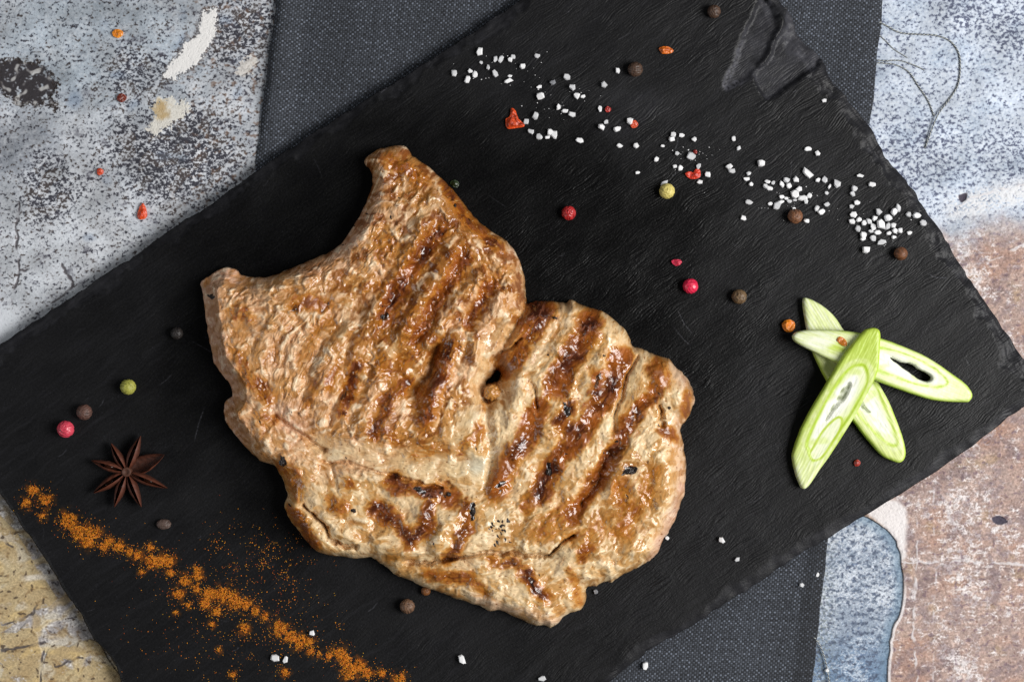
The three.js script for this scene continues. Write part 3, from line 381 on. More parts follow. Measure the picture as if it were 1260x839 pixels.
  stroke([[hgt, -0.7], [fat, 0.9]], [[392, 548], [430, 556], [470, 562], [520, 570], [560, 576]], 17, 1, 0.2); stroke([[fat, 0.8]], [[580, 566], [592, 580]], 16, 1, 0.2); stroke([[fat, 0.75]], [[498, 436], [490, 424], [480, 434]], 8, 1, 0.2); stroke([[fat, 1]], [[506, 460], [514, 466]], 5, 1, 0.2); stroke([[fat, 0.7]], [[600, 420], [592, 460], [576, 510], [560, 540]], 11, 1, 0.2); stroke([[fat, 0.55]], [[620, 400], [600, 430]], 13, 1, 0.2); stroke([[fat, 0.8]], [[792, 440], [776, 470], [762, 500], [752, 526]], 6, 1, 0.2); stroke([[fat, 0.6]], [[430, 380], [420, 410]], 8, 1, 0.2); stroke([[fat, 0.6]], [[536, 252], [520, 264]], 9, 1, 0.2);
  stroke([[pink, 0.8]], [[256, 360], [262, 420], [284, 470]], 20, 1, 0.2); stroke([[pink, 0.7]], [[462, 225], [446, 262], [424, 300], [390, 330]], 22, 1, 0.2); stroke([[pink, 0.6]], [[360, 500], [372, 520], [340, 510]], 18, 1, 0.2); stroke([[pink, 0.9]], [[840, 600], [828, 640], [806, 684]], 13, 1, 0.2); stroke([[pink, 0.6]], [[278, 510], [300, 540]], 14, 1, 0.2); stroke([[pink, 0.5]], [[470, 190], [490, 184]], 12, 1, 0.2); stroke([[pink, 0.6]], [[620, 560], [612, 590]], 10, 1, 0.2); stroke([[pink, 0.6]], [[704, 440], [690, 462]], 8, 1, 0.2); stroke([[pink, 0.5]], [[690, 764], [640, 755], [590, 738]], 12, 1, 0.2); stroke([[pink, 0.5]], [[630, 310], [640, 350]], 12, 1, 0.2);
  stroke([[gold, 1]], [[580, 270], [548, 300], [505, 350], [480, 400]], 48, 0.9, 0.1); stroke([[gold, 1]], [[520, 420], [500, 470]], 40, 0.6, 0.1); stroke([[gold, 1]], [[780, 580], [768, 630], [730, 650]], 36, 0.75, 0.1); stroke([[gold, 1]], [[510, 545], [540, 560]], 26, 0.6, 0.1); stroke([[gold, 1]], [[400, 370], [430, 420]], 40, 0.45, 0.1); stroke([[gold, 1]], [[470, 200], [540, 240]], 26, 0.7, 0.1); stroke([[gold, 1]], [[620, 660], [680, 640]], 26, 0.5, 0.1);
  // charred spots
  char([[692, 498], [700, 508]], 5, 0.8); char([[768, 580], [778, 577]], 6); char([[674, 574], [676, 584]], 4, 0.8); char([[736, 462], [732, 472]], 4, 0.6); char([[614, 596], [620, 592]], 5, 0.7); char([[583, 622], [580, 634]], 4.5, 0.9); char([[512, 598], [520, 604]], 4.5, 0.8); char([[346, 566], [350, 570]], 5, 0.9); char([[362, 374], [368, 382]], 5, 0.5); char([[404, 372]], 5, 0.5); char([[470, 394], [476, 388]], 5, 0.7); char([[437, 627]], 3, 0.8); char([[257, 363], [262, 361]], 2.4, 0.9); char([[398, 380]], 4, 0.5); char([[660, 720], [654, 710]], 5, 0.6); char([[823, 501]], 2, 1); char([[682, 391]], 3, 0.9); char([[559, 254]], 2.5, 0.9); char([[466, 632]], 5, 0.5); char([[543, 606], [552, 606]], 5, 0.6); char([[424, 488], [430, 478]], 5, 0.5); char([[570, 662]], 4, 0.5); char([[718, 526]], 4, 0.5);
  { const r = rng(31); for (let i = 0; i < 90; i++) { const gx = () => (r() + r() + r() - 1.5); const cl = i < 26; const x = cl ? 614 + gx() * 14 : 300 + r() * 520, y = cl ? 650 + gx() * 17 : 240 + r() * 480; stroke([[black, 1]], [[x, y], [x + r() * 2, y + r() * 2]], (cl ? 0.9 : 0.7) + r() * r() * 1.8, cl ? 0.95 : 0.75, 0.3, 0.5); } }
  // muscle fibres: noise smeared along a flow that follows the cut
  const ctl = [[450, 230, -.4, .9], [430, 290, -.6, .8], [380, 325, -.85, .5], [310, 350, -.95, .3], [262, 400, .2, 1], [280, 470, .5, .85], [330, 540, .7, .7], [345, 400, -.6, .8], [400, 420, -.45, .9], [480, 370, -.55, .83], [540, 300, -.6, .8], [600, 290, .6, .8], [634, 340, .1, 1], [560, 430, -.5, .87], [480, 480, -.5, .87], [400, 490, -.4, .9], [600, 420, -.4, .9], [605, 500, 0, 1], [450, 560, 1, .12], [560, 575, 1, .1], [400, 600, .6, .8], [380, 650, .75, .65], [450, 640, .8, .5], [520, 640, .7, -.5], [560, 700, 1, .1], [640, 720, .9, .3], [700, 700, .8, -.5], [660, 440, -.6, .8], [700, 420, -.5, .86], [720, 520, -.55, .83], [680, 580, -.55, .83], [770, 500, -.4, .9], [830, 480, .3, 1], [840, 570, 0, 1], [800, 620, -.4, .9], [740, 620, -.6, .8], [810, 680, -.8, .6], [640, 640, -.8, .5]];
  const ang = F();
  { const st = 6, cw = Math.ceil(W / st) + 2, chh = Math.ceil(H / st) + 2, g = new Float32Array(cw * chh * 2);
    for (let j = 0; j < chh; j++) for (let i = 0; i < cw; i++) { const x = x0 + i * st / R, y = y0 + j * st / R; let c = 0, d = 0; for (const [px, py, dx, dy] of ctl) { const w2 = 1 / (((x - px) ** 2 + (y - py) ** 2) ** 1.4 + 400), a = 2 * Math.atan2(dy, dx); c += w2 * Math.cos(a); d += w2 * Math.sin(a); } const a = 0.5 * Math.atan2(d, c) + 0.8 * fbm(x * 0.022, y * 0.022, 3, 251) + 0.75 * n2(x * 0.075, y * 0.075, 252); g[2 * (j * cw + i)] = Math.cos(2 * a); g[2 * (j * cw + i) + 1] = Math.sin(2 * a); }
    for (let j = 0, p = 0; j < H; j++) for (let i = 0; i < W; i++, p++) { const a = i / st, b = j / st, m = Math.floor(a), n = Math.floor(b), s = a - m, t = b - n, q = 2 * (n * cw + m), f = k => mix(mix(g[q + k], g[q + 2 + k], s), mix(g[q + 2 * cw + k], g[q + 2 * cw + 2 + k], s), t); ang[p] = 0.5 * Math.atan2(f(1), f(0)); } }
  function smear(freq, len, seed) {           // line integral convolution, spread to about -1..1
    const src = F(), dst = F(); for (let j = 0, p = 0; j < H; j++) for (let i = 0; i < W; i++, p++) src[p] = n2((x0 + i / R) * freq, (y0 + j / R) * freq, seed) + 0.5 * n2((x0 + i / R) * freq * 2.1, (y0 + j / R) * freq * 2.1, seed + 7);
    const step = 1.8, n = Math.round(len * R / step / 2); let m2 = 0, cnt = 0;
    for (let j = 0, p = 0; j < H; j++) for (let i = 0; i < W; i++, p++) { let acc = src[p], wsum = 1; for (const sg of [-1, 1]) { let px = i, py = j, c = Math.cos(ang[p]) * sg, d = Math.sin(ang[p]) * sg; for (let k = 1; k <= n; k++) { px += c * step; py += d * step; if (px < 0 || py < 0 || px >= W || py >= H) break; const q = (py | 0) * W + (px | 0); const w2 = 1 - k / (n + 1); acc += src[q] * w2; wsum += w2; let e = Math.cos(ang[q]), f = Math.sin(ang[q]); if (e * c + f * d < 0) { e = -e; f = -f; } c = e; d = f; } } dst[p] = acc / wsum; m2 += dst[p] ** 2; cnt++; }
    const sc = 0.5 / Math.sqrt(m2 / cnt); for (let p = 0; p < N; p++) dst[p] *= sc; return dst;
  }
  const rimD = F();
  { const st = 5, cw = Math.ceil(W / st) + 2, chh = Math.ceil(H / st) + 2, g = new Float32Array(cw * chh); for (let j = 0; j < chh; j++) for (let i = 0; i < cw; i++) g[j * cw + i] = sdf([L], x0 + i * st / R, y0 + j * st / R);
    for (let j = 0, p = 0; j < H; j++) for (let i = 0; i < W; i++, p++) { const a = i / st, b = j / st, m = Math.floor(a), n = Math.floor(b), q = n * cw + m; rimD[p] = mix(mix(g[q], g[q + 1], a - m), mix(g[q + cw], g[q + cw + 1], a - m), b - n); } }
  const fibA = smear(0.075, 30, 261), fibB = smear(0.19, 15, 262), fibC = smear(0.5, 9, 263), fibL = smear(0.17, 64, 264);
  const out = new Uint8Array(N * 4), bmp = new Uint8Array(N * 4), rgh = new Uint8Array(N * 4), fine = F();
  for (let j = 0, p = 0, q = 0; j < H; j++) for (let i = 0; i < W; i++, p++, q += 4) {
    const x = x0 + i / R, y = y0 + j / R, u = wxA[p], v = wyA[p], C = fibC[p], strand = clamp(Math.max(sm(70, 40, rimD[p]) * sm(352, 335, y) * sm(480, 455, x), sm(85, 40, Math.hypot((x - 372) * 1.3, y - 440)), 0.7 * sm(40, 20, Math.hypot((x - 770) * 1.5, (y - 480) * 0.6)))), A = mix(fibA[p], fibL[p], 0.75 * strand), B = mix(fibB[p], fibL[p], 0.6 * strand);
    const ul = sm(50, -50, (x - 610) * 0.75 + (y - 470) * 0.55 + 12 * fbm(x * 0.02, y * 0.02, 3, 221)) * sm(604, 560, y + 14 * fbm(x * .03, y * .03, 2, 223));
    const low = fbm(u * 0.016, v * 0.016, 3, 226), lump = fbm(u * 0.045, v * 0.045, 3, 227), gr = fbm(x * 0.33, y * 0.33, 3, 229), rk = ridge(u * 0.07, v * 0.07, 3, 228), f = clamp(fat[p]), smooth = 1 - 0.8 * f, b = clamp(brown[p]), w = clamp(wet[p]);
    const patch = sm(-0.35, 0.35, fbm(u * 0.02, v * 0.02, 3, 245)), side = sm(24, 8, rimD[p] + 5 * lump) * Math.max(sm(330, 290, x), 0.5 * sm(480, 440, x) * sm(360, 330, y), 0.7 * sm(800, 825, x)), rough = smooth * (0.32 + 0.26 * ul) * (1 - 0.75 * b) * (0.35 + 0.8 * patch) * (1 - 0.7 * side), knob = sm(0.0, 0.6, n2(u * 0.085, v * 0.085, 246)) - 0.25, knob2 = sm(-0.1, 0.55, n2(u * 0.14 + A, v * 0.14, 249)) - 0.35;
    const cm = 1 - calm[p]; hgt[p] += 1.9 * low + cm * 1.4 * lump * (0.5 + 0.5 * smooth) * (1 - 0.6 * side) + cm * (0.30 * A + 0.05 * B) * rough * (1 + 1.3 * strand) * (1 - 0.5 * w) + cm * (0.36 + 0.64 * ul) * (0.6 * knob + 0.5 * knob2) * smooth * (0.35 + 0.65 * patch) * (1 - 0.3 * strand) + 0.12 * (rk - 0.1) * smooth;
    const bub = sm(0.15, 0.6, n2(u * 0.19, v * 0.19, 240)) * sm(-0.1, 0.3, n2(x * 0.03, y * 0.03, 241));
    fine[p] = 0.5 + (0.045 * B + 0.05 * C) * rough * (1 + 2 * strand) * (1 - 0.6 * w) + 0.03 * gr + 0.20 * bub * smooth * (0.35 + 0.65 * w) + 0.12 * (rk - 0.1) * smooth * (0.4 + 0.6 * w) + 0.10 * n2(u * 0.13, v * 0.13, 247) * smooth;
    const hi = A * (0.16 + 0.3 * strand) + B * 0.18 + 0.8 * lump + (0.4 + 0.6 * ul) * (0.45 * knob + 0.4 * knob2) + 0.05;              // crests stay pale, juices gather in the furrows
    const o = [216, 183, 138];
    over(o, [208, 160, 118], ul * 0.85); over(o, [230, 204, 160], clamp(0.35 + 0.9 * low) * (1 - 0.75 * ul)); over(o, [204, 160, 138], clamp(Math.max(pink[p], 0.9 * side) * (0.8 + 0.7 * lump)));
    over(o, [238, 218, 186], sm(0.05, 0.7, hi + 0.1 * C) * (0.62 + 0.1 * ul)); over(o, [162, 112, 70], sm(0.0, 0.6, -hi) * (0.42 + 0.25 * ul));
    const g = clamp(sm(-0.12, 0.42, fbm(u * 0.026, v * 0.026, 4, 233) - 0.14 * A - 0.12 * B - 0.35 * knob - 0.3 * knob2 + 0.06 * ul + 0.42 * gold[p])); over(o, mix3([174, 111, 40], [136, 80, 25], clamp(gold[p])), g * (0.5 + 0.12 * ul - 0.15 * sm(470, 380, x) * ul + 0.25 * gold[p]) * (1 - 0.7 * clamp(pink[p])) * (1 - 0.7 * f));
    over(o, [112, 56, 18], sm(0.2, 0.65, 1.3 * fbm(u * 0.05, v * 0.05, 3, 234) - 0.2 * B - 0.3 * knob + 0.2 * ul) * (0.2 + 0.5 * ul * sm(330, 470, x + 0.3 * (300 - y))) * smooth);
    over(o, [224, 200, 156], f * clamp(0.5 + 0.6 * lump)); over(o, [190, 194, 182], sm(16, 5, Math.hypot(u - 586, v - 570)) * 0.55);
    const nb = (0.6 + 0.4 * ul) * (0.55 * fbm(u * 0.055, v * 0.055, 3, 235) + 0.28 * B + 0.16 * C + 0.12 * gr);
    const burn = clamp(0.62 + 1.5 * fbm(u * 0.028, v * 0.028, 3, 248));
    const halo = sm(0.10, 0.62, b + 0.6 * nb) * clamp(b * 2.2); over(o, [176, 110, 36], halo * 0.8);
    const core = sm(0.42, 0.95, b + nb * 0.9) * clamp(b * 2); over(o, mix3([146, 76, 24], [108, 54, 17], burn), core * 0.86);
    const dk = sm(0.28, 0.85, dark[p] * burn + nb * 0.8) * clamp(dark[p] * 2.5); over(o, mix3([92, 38, 14], [48, 20, 12], clamp(burn * 1.3 - 0.5)), dk * 0.88);
    over(o, [190, 128, 100], sm(0.3, 0.7, B + 0.4 * C + lump) * b * 0.36);             // rosy flecks left on the browned ridges
    over(o, [24, 19, 20], sm(0.4, 0.75, black[p] + 0.4 * nb) * 0.94);
    const sp = n2(x * 0.28, y * 0.28, 237) + 0.4 * gr; over(o, [104, 52, 20], sm(0.55, 0.85, sp) * 0.6); over(o, [242, 224, 190], sm(0.55, 0.85, -sp) * 0.45);
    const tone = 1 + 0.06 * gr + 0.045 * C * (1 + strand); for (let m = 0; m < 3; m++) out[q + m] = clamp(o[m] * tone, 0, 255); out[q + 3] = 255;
    const bb = clamp(fine[p] - 0.12 * sm(0.4, 0.75, black[p])) * 255; bmp[q] = bmp[q + 1] = bmp[q + 2] = bb; bmp[q + 3] = 255;
    const gl = Math.max(0.9 * g, w, 0.6 * f), ro = clamp(0.56 - 0.34 * gl + 0.10 * gr - 0.26 * sm(0.0, 0.35, n2(u * 0.05, v * 0.05, 242) - 0.05) + 0.1 * pink[p] + 0.14 * sm(470, 360, x) * ul - 0.06 * w, 0.12, 0.85) * 255; rgh[q] = rgh[q + 1] = rgh[q + 2] = ro; rgh[q + 3] = 255;
  }
  const samp = (f, x, y) => { const a = clamp((x - x0) * R, 0, W - 1.01), b = clamp((y - y0) * R, 0, H - 1.01), i = Math.floor(a), j = Math.floor(b), s = a - i, t = b - j, p = j * W + i; return mix(mix(f[p], f[p + 1], s), mix(f[p + W], f[p + W + 1], s), t); };
  const top = (x, y, d) => {
    const thin = sm(120, 0, Math.hypot(x - 480, y - 200)) * 3 + sm(90, 0, Math.hypot(x - 260, y - 350)) * 2;
    const wd = 30 + 14 * fbm(x * 0.02, y * 0.02, 2, 241), T = 12.5 - thin + 1.2 * fbm(x * 0.01, y * 0.01, 2, 242) + (y > 690 - 0.02 * x ? -1.6 : 0) * sm(676, 690, y);
    const t = clamp(d / wd), sd = Math.max(sm(330, 285, x), 0.6 * sm(810, 835, x) * sm(560, 590, y)), pr = mix(Math.pow(1 - Math.pow(1 - t, 2.3), 0.62), Math.pow(clamp(d / 21), 1.15) * 0.93 + 0.07 * t, sd), rimH = 2.4 + 0.8 * n2(x * 0.03, y * 0.03, 243);
    return 0.001 * Math.max(1, rimH + (T - rimH) * pr + samp(hgt, x, y) * sm(0, 16, d + 2));
  };
  const mat = new THREE.MeshPhysicalMaterial({ map: texture(W, H, out, true), bumpMap: texture(W, H, bmp), bumpScale: 0.0008, roughness: 1, roughnessMap: texture(W, H, rgh), specularIntensity: 1, clearcoat: 0.16, clearcoatRoughness: 0.12 });
  const kS = KH(0.008), seam = [[440, 688], [476, 692], [498, 692], [533, 693], [567, 684], [600, 678], [640, 681], [674, 682], [690, 667], [706, 659], [740, 700]];
  const below = (x, y) => { for (let i = 0; i + 1 < seam.length - 1; i++) { const [ax, ay] = seam[i], [bx, by] = seam[i + 1]; if (x >= ax && x < bx) return y > mix(ay, by, (x - ax) / (bx - ax)) + 1; } return x >= 706 && y > 659 + (x - 706) * 1.45; };
  const g = relief({ loops: [L, hole], cell: 1.15, k: kS, uv: [x0, y0, w, h], top, inset: 6, bulge: 1.2, floor: () => -0.0002, groups: (x, y) => below(x, y) ? 'flap' : 'meat' });
  const steak = thing('grilled_pork_steak', [0, 0, 0]); tag(steak, 'large browned grilled pork steak with dark grill stripes in the middle of the slate', 'steak');
  part('meat', g.meat, mat, steak); const fl = part('lower_flap', g.flap, mat, steak); fl.userData = { label: 'strip of meat along the lower edge under a long seam' };
  // small knob in the gap between the two lobes, and charred crumbs on top
  const blob = (rx, ry, rz, seed, amp = 0.25, f = 2.2) => { let s = new THREE.IcosahedronGeometry(1, 10); s.deleteAttribute('normal'); s.deleteAttribute('uv'); s = mergeVertices(s, 1e-5); const p = s.attributes.position; for (let i = 0; i < p.count; i++) { const x = p.getX(i), y = p.getY(i), z = p.getZ(i), m = 1 + amp * (n2(x * f + z, y * f + z * 0.7, seed) + 0.4 * n2(x * f * 2.5 - z, z * f * 2.5 + y, seed + 5)); p.setXYZ(i, x * rx * m, y * ry * m, z * rz * m); } s.computeVertexNormals(); return s; };
  const put = (name, geo, m, x, y, hh) => { const o = part(name, geo, m, steak); o.position.set(X(x, kS), hh, Z(y, kS)); return o; };
  const knobM = new THREE.MeshPhysicalMaterial({ color: rgb(176, 122, 58), roughness: 0.35, clearcoat: 0.5, clearcoatRoughness: 0.2 }), charM = new THREE.MeshPhysicalMaterial({ color: rgb(30, 20, 15), roughness: 0.45, clearcoat: 0.4, clearcoatRoughness: 0.25 });
  put('meat_knob', blob(0.0025, 0.0022, 0.0023, 3, 0.3, 1.6), knobM, 605, 483, 0.0088);
  const crumbs = [[773, 579, 7, 4.5], [348, 568, 4, 4], [583, 628, 3, 5], [516, 601, 4, 3], [698, 503, 5, 3.5], [675, 580, 3.5, 5], [437, 627, 2.5, 3], [471, 391, 3.5, 5], [553, 607, 3, 3], [682, 391, 2, 2], [560, 254, 2.2, 2.2], [823, 501, 1.6, 1.6], [260, 363, 3, 1.6]];
  crumbs.forEach(([x, y, a, b], i) => put('charred_crumb', blob(a * PX * 0.78, 0.0006, b * PX * 0.78, 11 + i, 0.5, 1.8), charM, x, y, top(x, y, sdf([L], x, y)) + 0.0001));
}

// ───────────────────────── leek slices ─────────────────────────
{
  const geoRing = (pts) => loop(pts, 4);
  const slices = [
    { label: 'lowest leek slice, pale green, crossing under the other two', base: 0, tilt: () => 0.0002, ringc: 0.6,
      out: [[989, 370], [997, 368], [1014, 377], [1028, 390], [1039, 406], [1060, 436], [1079, 467], [1095, 495], [1108, 528], [1114, 547], [1115, 561], [1109, 569], [1099, 567], [1085, 559], [1068, 540], [1050, 517], [1032, 490], [1017, 466], [1003, 437], [994, 405]],
      ring: [[1050, 452], [1072, 464], [1090, 500], [1103, 536], [1104, 548], [1092, 546], [1072, 528], [1052, 500]], core: [[1052, 470], [1066, 474], [1082, 500], [1094, 530], [1084, 530], [1068, 512], [1054, 492]], slit: [[1054, 484], [1064, 500], [1071, 507], [1066, 507], [1060, 502]] },
    { label: 'leek slice with a black hollow pointing to the right', base: 0.0028, tilt: (x) => 0.0014 - 0.0030 * sm(1080, 1190, x), ringc: 0.7,
      out: [[976, 413], [985, 407.5], [1008, 406], [1047, 408], [1082, 416], [1111, 426], [1143, 440], [1175, 461], [1193, 475], [1199, 486], [1196, 493], [1188, 495], [1150, 492], [1111, 480], [1079, 468], [1052, 456], [1027, 445], [998, 431], [980, 421]],
      ring: [[1072, 428], [1096, 430], [1122, 438], [1150, 452], [1166, 466], [1166, 474], [1150, 477], [1124, 472], [1098, 463], [1074, 452]], core: [[1080, 434], [1104, 440], [1130, 450], [1152, 462], [1152, 470], [1136, 470], [1110, 462], [1084, 450]], slit: [[1094, 439], [1106, 443.5], [1114, 446], [1122, 447.5], [1134, 454.5], [1146, 461.5], [1147.5, 468], [1138, 469.5], [1126, 463], [1116, 456], [1104, 447.5]] },
    { label: 'topmost leek slice, bright green, leaning down to the lower left', base: 0.0030, tilt: (x, y) => 0.0040 - 0.0066 * sm(430, 570, y), ringc: 0.85,
      out: [[1059, 410], [1066, 405], [1074, 403.5], [1081, 408], [1081, 424], [1079, 455], [1070, 478], [1050, 517], [1027, 556], [1010, 580], [998, 598], [990, 602], [984, 591], [978, 569], [979, 553], [992, 517], [1014, 476], [1037, 437]],
      ring: [[1056, 448], [1064, 452], [1066, 470], [1052, 502], [1036, 528], [1020, 550], [1002, 567], [996, 554], [994, 544], [1006, 514], [1024, 478], [1042, 454]], core: [[1048, 462], [1054, 466], [1052, 482], [1038, 504], [1022, 522], [1008, 542], [1002, 538], [1012, 510], [1026, 484]], slit: [[1042, 470], [1046, 474], [1040, 490], [1030, 500], [1022, 512], [1016, 518], [1019, 508], [1028, 492], [1034, 480]] }];
  const oval = loop([[998, 559], [1003, 567], [1014, 562], [1026, 544], [1034, 530], [1037, 517], [1030, 514], [1014, 530], [1003, 550]], 4);
  slices.forEach((s, n) => {
    const L = loop(s.out, 4, 0.5, 0.1, 301 + n), ring = geoRing(s.ring), core = geoRing(s.core), slit = loop(s.slit, 3, 1.2, 0.2, 310 + n), kk = KH(s.base + 0.003);
    const loops = n === 1 ? [L, slit] : [L];
    const an = [58, 20, 115][n] * Math.PI / 180, axis = (x, y) => [x * Math.cos(an) + y * Math.sin(an), -x * Math.sin(an) + y * Math.cos(an)];
    const top = (x, y, d) => {
      const t = clamp(d / 5.5); let h = 0.0024 + 0.0009 * Math.pow(1 - (1 - t) ** 2, 0.55);
      const a = sdf([ring], x, y), b = sdf([core], x, y), c = sdf([slit], x, y);
      const [al, ac] = axis(x, y); h += (-0.00014 * sm(-1.5, 1.5, a) - 0.0001 * sm(0, 3, b) + 0.00006 * sm(2, 0, Math.abs(a))) * (0.6 + 0.6 * n2(x * 0.05, y * 0.05, 350 + n)); h -= 0.0012 * sm(-1.5, 2, c); h += 0.00007 * n2(al * 0.05, ac * 0.5, 351 + n);
      h += 0.00005 * fbm(x * 0.2, y * 0.2, 2, 320 + n); return s.base + s.tilt(x, y) + h;
    };
    const color = (x, y, hh, c) => {
      const d = Math.max(0, sdf([L], x, y)), a = sdf([ring], x, y), b = sdf([core], x, y), e = sdf([slit], x, y), [ux, uy] = [s.out[0][0], s.out[0][1]];
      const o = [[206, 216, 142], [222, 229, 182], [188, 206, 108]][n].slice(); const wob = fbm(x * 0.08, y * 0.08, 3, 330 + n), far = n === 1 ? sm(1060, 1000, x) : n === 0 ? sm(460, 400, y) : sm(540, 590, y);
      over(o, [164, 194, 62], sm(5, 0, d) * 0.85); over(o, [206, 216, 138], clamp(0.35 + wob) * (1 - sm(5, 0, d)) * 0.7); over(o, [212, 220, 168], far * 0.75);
      if (n === 2) over(o, [170, 194, 66], sm(470, 425, y) * 0.7);
      over(o, [226, 230, 196], sm(5, 1, Math.abs(a + 4)) * 0.5 * sm(-0.5, 0.3, wob)); const rw = 2.6 + 3.2 * n2(x * 0.045, y * 0.045, 347 + n); over(o, [160, 194, 36], sm(rw + 1.2, 0.3, Math.abs(a - rw * 0.4)) * s.ringc * clamp(0.75 + 1.2 * wob)); over(o, [228, 234, 196], sm(0.5, 5, a) * 0.85); over(o, [238, 240, 228], sm(-4, 2, b)); if (n === 2) { const ov = sdf([oval], x, y); over(o, [226, 232, 196], sm(-1, 2, ov)); over(o, [168, 194, 48], sm(2.4, 0.4, Math.abs(ov)) * 0.85); }
      over(o, [190, 210, 96], sm(0.15, 0.6, n2(x * 0.05, y * 0.07, 335 + n)) * sm(0, 3, a) * 0.4); over(o, [196, 200, 176], sm(0.2, 0.6, n2(x * 0.3, y * 0.08, 340 + n)) * sm(-1, 4, b) * 0.4);
      if (n === 1) { over(o, [176, 200, 60], sm(12, 4, Math.hypot((x - 1030) * 0.7, (y - 428) * 1.3)) * 0.8); over(o, [238, 238, 228], sm(16, 6, Math.hypot((x - 1008) * 0.6, (y - 421) * 1.6)) * 0.6); }
      over(o, n === 1 ? [96, 104, 62] : [112, 122, 84], sm(-0.3, 1.6, e) * (n === 1 ? 0.8 : 0.75) * clamp(0.6 + 1.4 * n2(x * 0.12, y * 0.12, 348)));
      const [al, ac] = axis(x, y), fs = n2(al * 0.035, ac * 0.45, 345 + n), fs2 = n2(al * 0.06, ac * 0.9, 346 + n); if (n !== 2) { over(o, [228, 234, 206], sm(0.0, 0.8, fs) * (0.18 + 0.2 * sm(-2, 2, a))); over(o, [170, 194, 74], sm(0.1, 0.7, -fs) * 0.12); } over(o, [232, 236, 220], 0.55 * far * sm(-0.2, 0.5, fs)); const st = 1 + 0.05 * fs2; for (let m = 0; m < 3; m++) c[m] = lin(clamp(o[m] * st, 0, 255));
    };
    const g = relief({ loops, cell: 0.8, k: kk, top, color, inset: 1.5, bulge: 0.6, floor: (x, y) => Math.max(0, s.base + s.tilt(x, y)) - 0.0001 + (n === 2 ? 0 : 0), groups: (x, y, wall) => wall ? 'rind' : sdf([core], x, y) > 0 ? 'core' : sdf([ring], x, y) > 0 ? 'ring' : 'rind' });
    const t = thing('leek_slice'); tag(t, s.label, 'leek slice');
    const M = r => new THREE.MeshPhysicalMaterial({ vertexColors: true, roughness: r, clearcoat: 0.15, clearcoatRoughness: 0.3, specularIntensity: 0.6 });
    part('rind', g.rind, M(0.4), t); part('inner_layer', g.ring, M(0.42), t); part('core', g.core, M(0.6), t);
  });
}

// ───────────────────────── star anise ─────────────────────────
{
  const cx = 157, cy = 580, st = thing('star_anise', [X(cx), slateTop(cx, cy), Z(cy)]); tag(st, 'dark brown dried star anise with eight pointed arms on the left of the slate', 'star anise');
  const tips = [[174, 536, 6], [203, 559, 9], [207, 600, 5.5], [175, 623, 5.5], [142, 623, 5.5], [116, 606, 6], [114, 566, 5.5], [138, 545, 5]];
  tips.forEach(([tx, ty, wd], n) => {
    const dx = (tx - cx) * PX, dz = (ty - cy) * PX, len = Math.hypot(dx, dz), ux = dx / len, uz = dz / len, nu = 26, nv = 22, pos = [], col = [], idx = [], open = n === 1 ? 0.9 : 0.30;
    for (let i = 0; i <= nu; i++) { const s = i / nu, prof = Math.pow(Math.sin(Math.PI * Math.pow(0.04 + 0.96 * s, 0.85)), 0.8) * (1 - 0.25 * s) + 0.03, hw = wd * PX * prof * 1.25, hh = 0.0020 * (0.35 + prof * 0.75), up = 0.0012 + 0.0011 * s * s;
      for (let j = 0; j <= nv; j++) { const a = mix(open, 2 * Math.PI - open, j / nv), lip = Math.max(0, 1 - Math.min(j, nv - j) / 3), wr = 1 + 0.07 * n2(s * 9 + n * 5, a * 2, 351);
        const lx = Math.sin(a) * hw * wr * (1 + 0.15 * lip), ly = up + hh + Math.cos(a) * hh * wr * (1 + 0.12 * lip), along = 0.0010 + s * (len - 0.0010);
        pos.push(ux * along - uz * lx, ly - 0.0009, uz * along + ux * lx); const v = 0.8 + 0.5 * n2(s * 14 + n, a * 3, 352) + 0.9 * lip; col.push(lin(70) * v, lin(32) * v, lin(16) * v); } }
    for (let i = 0; i < nu; i++) for (let j = 0; j < nv; j++) { const a = i * (nv + 1) + j, b = a + nv + 1; idx.push(a, a + 1, b, a + 1, b + 1, b); }
    const g = new THREE.BufferGeometry(); g.setAttribute('position', new THREE.Float32BufferAttribute(pos, 3)); g.setAttribute('color', new THREE.Float32BufferAttribute(col, 3)); g.setIndex(idx); g.computeVertexNormals();
    const arm = part('arm', g, new THREE.MeshStandardMaterial({ vertexColors: true, roughness: 0.62, side: THREE.DoubleSide }), st); if (n === 1) arm.userData = { label: 'widest arm, split open to the right' };
    if (n !== 1) { const sd = new THREE.SphereGeometry(1, 14, 10); sd.scale(0.0016, 0.0007, 0.0007); sd.rotateY(-Math.atan2(uz, ux)); sd.translate(ux * len * 0.52, 0.0022, uz * len * 0.52); part('seed', sd, new THREE.MeshPhysicalMaterial({ color: rgb(58, 30, 18), roughness: 0.3, clearcoat: 0.5 }), arm); }
  });
  const hub = new THREE.LatheGeometry([[0, 0.0030], [0.0007, 0.0031], [0.0011, 0.0036], [0.0015, 0.0032], [0.0018, 0.002], [0.0014, 0.0004], [0, 0.0002]].map(p => new THREE.Vector2(...p)), 20);
  part('hub', hub, new THREE.MeshStandardMaterial({ color: rgb(72, 40, 24), roughness: 0.7 }), st);
}

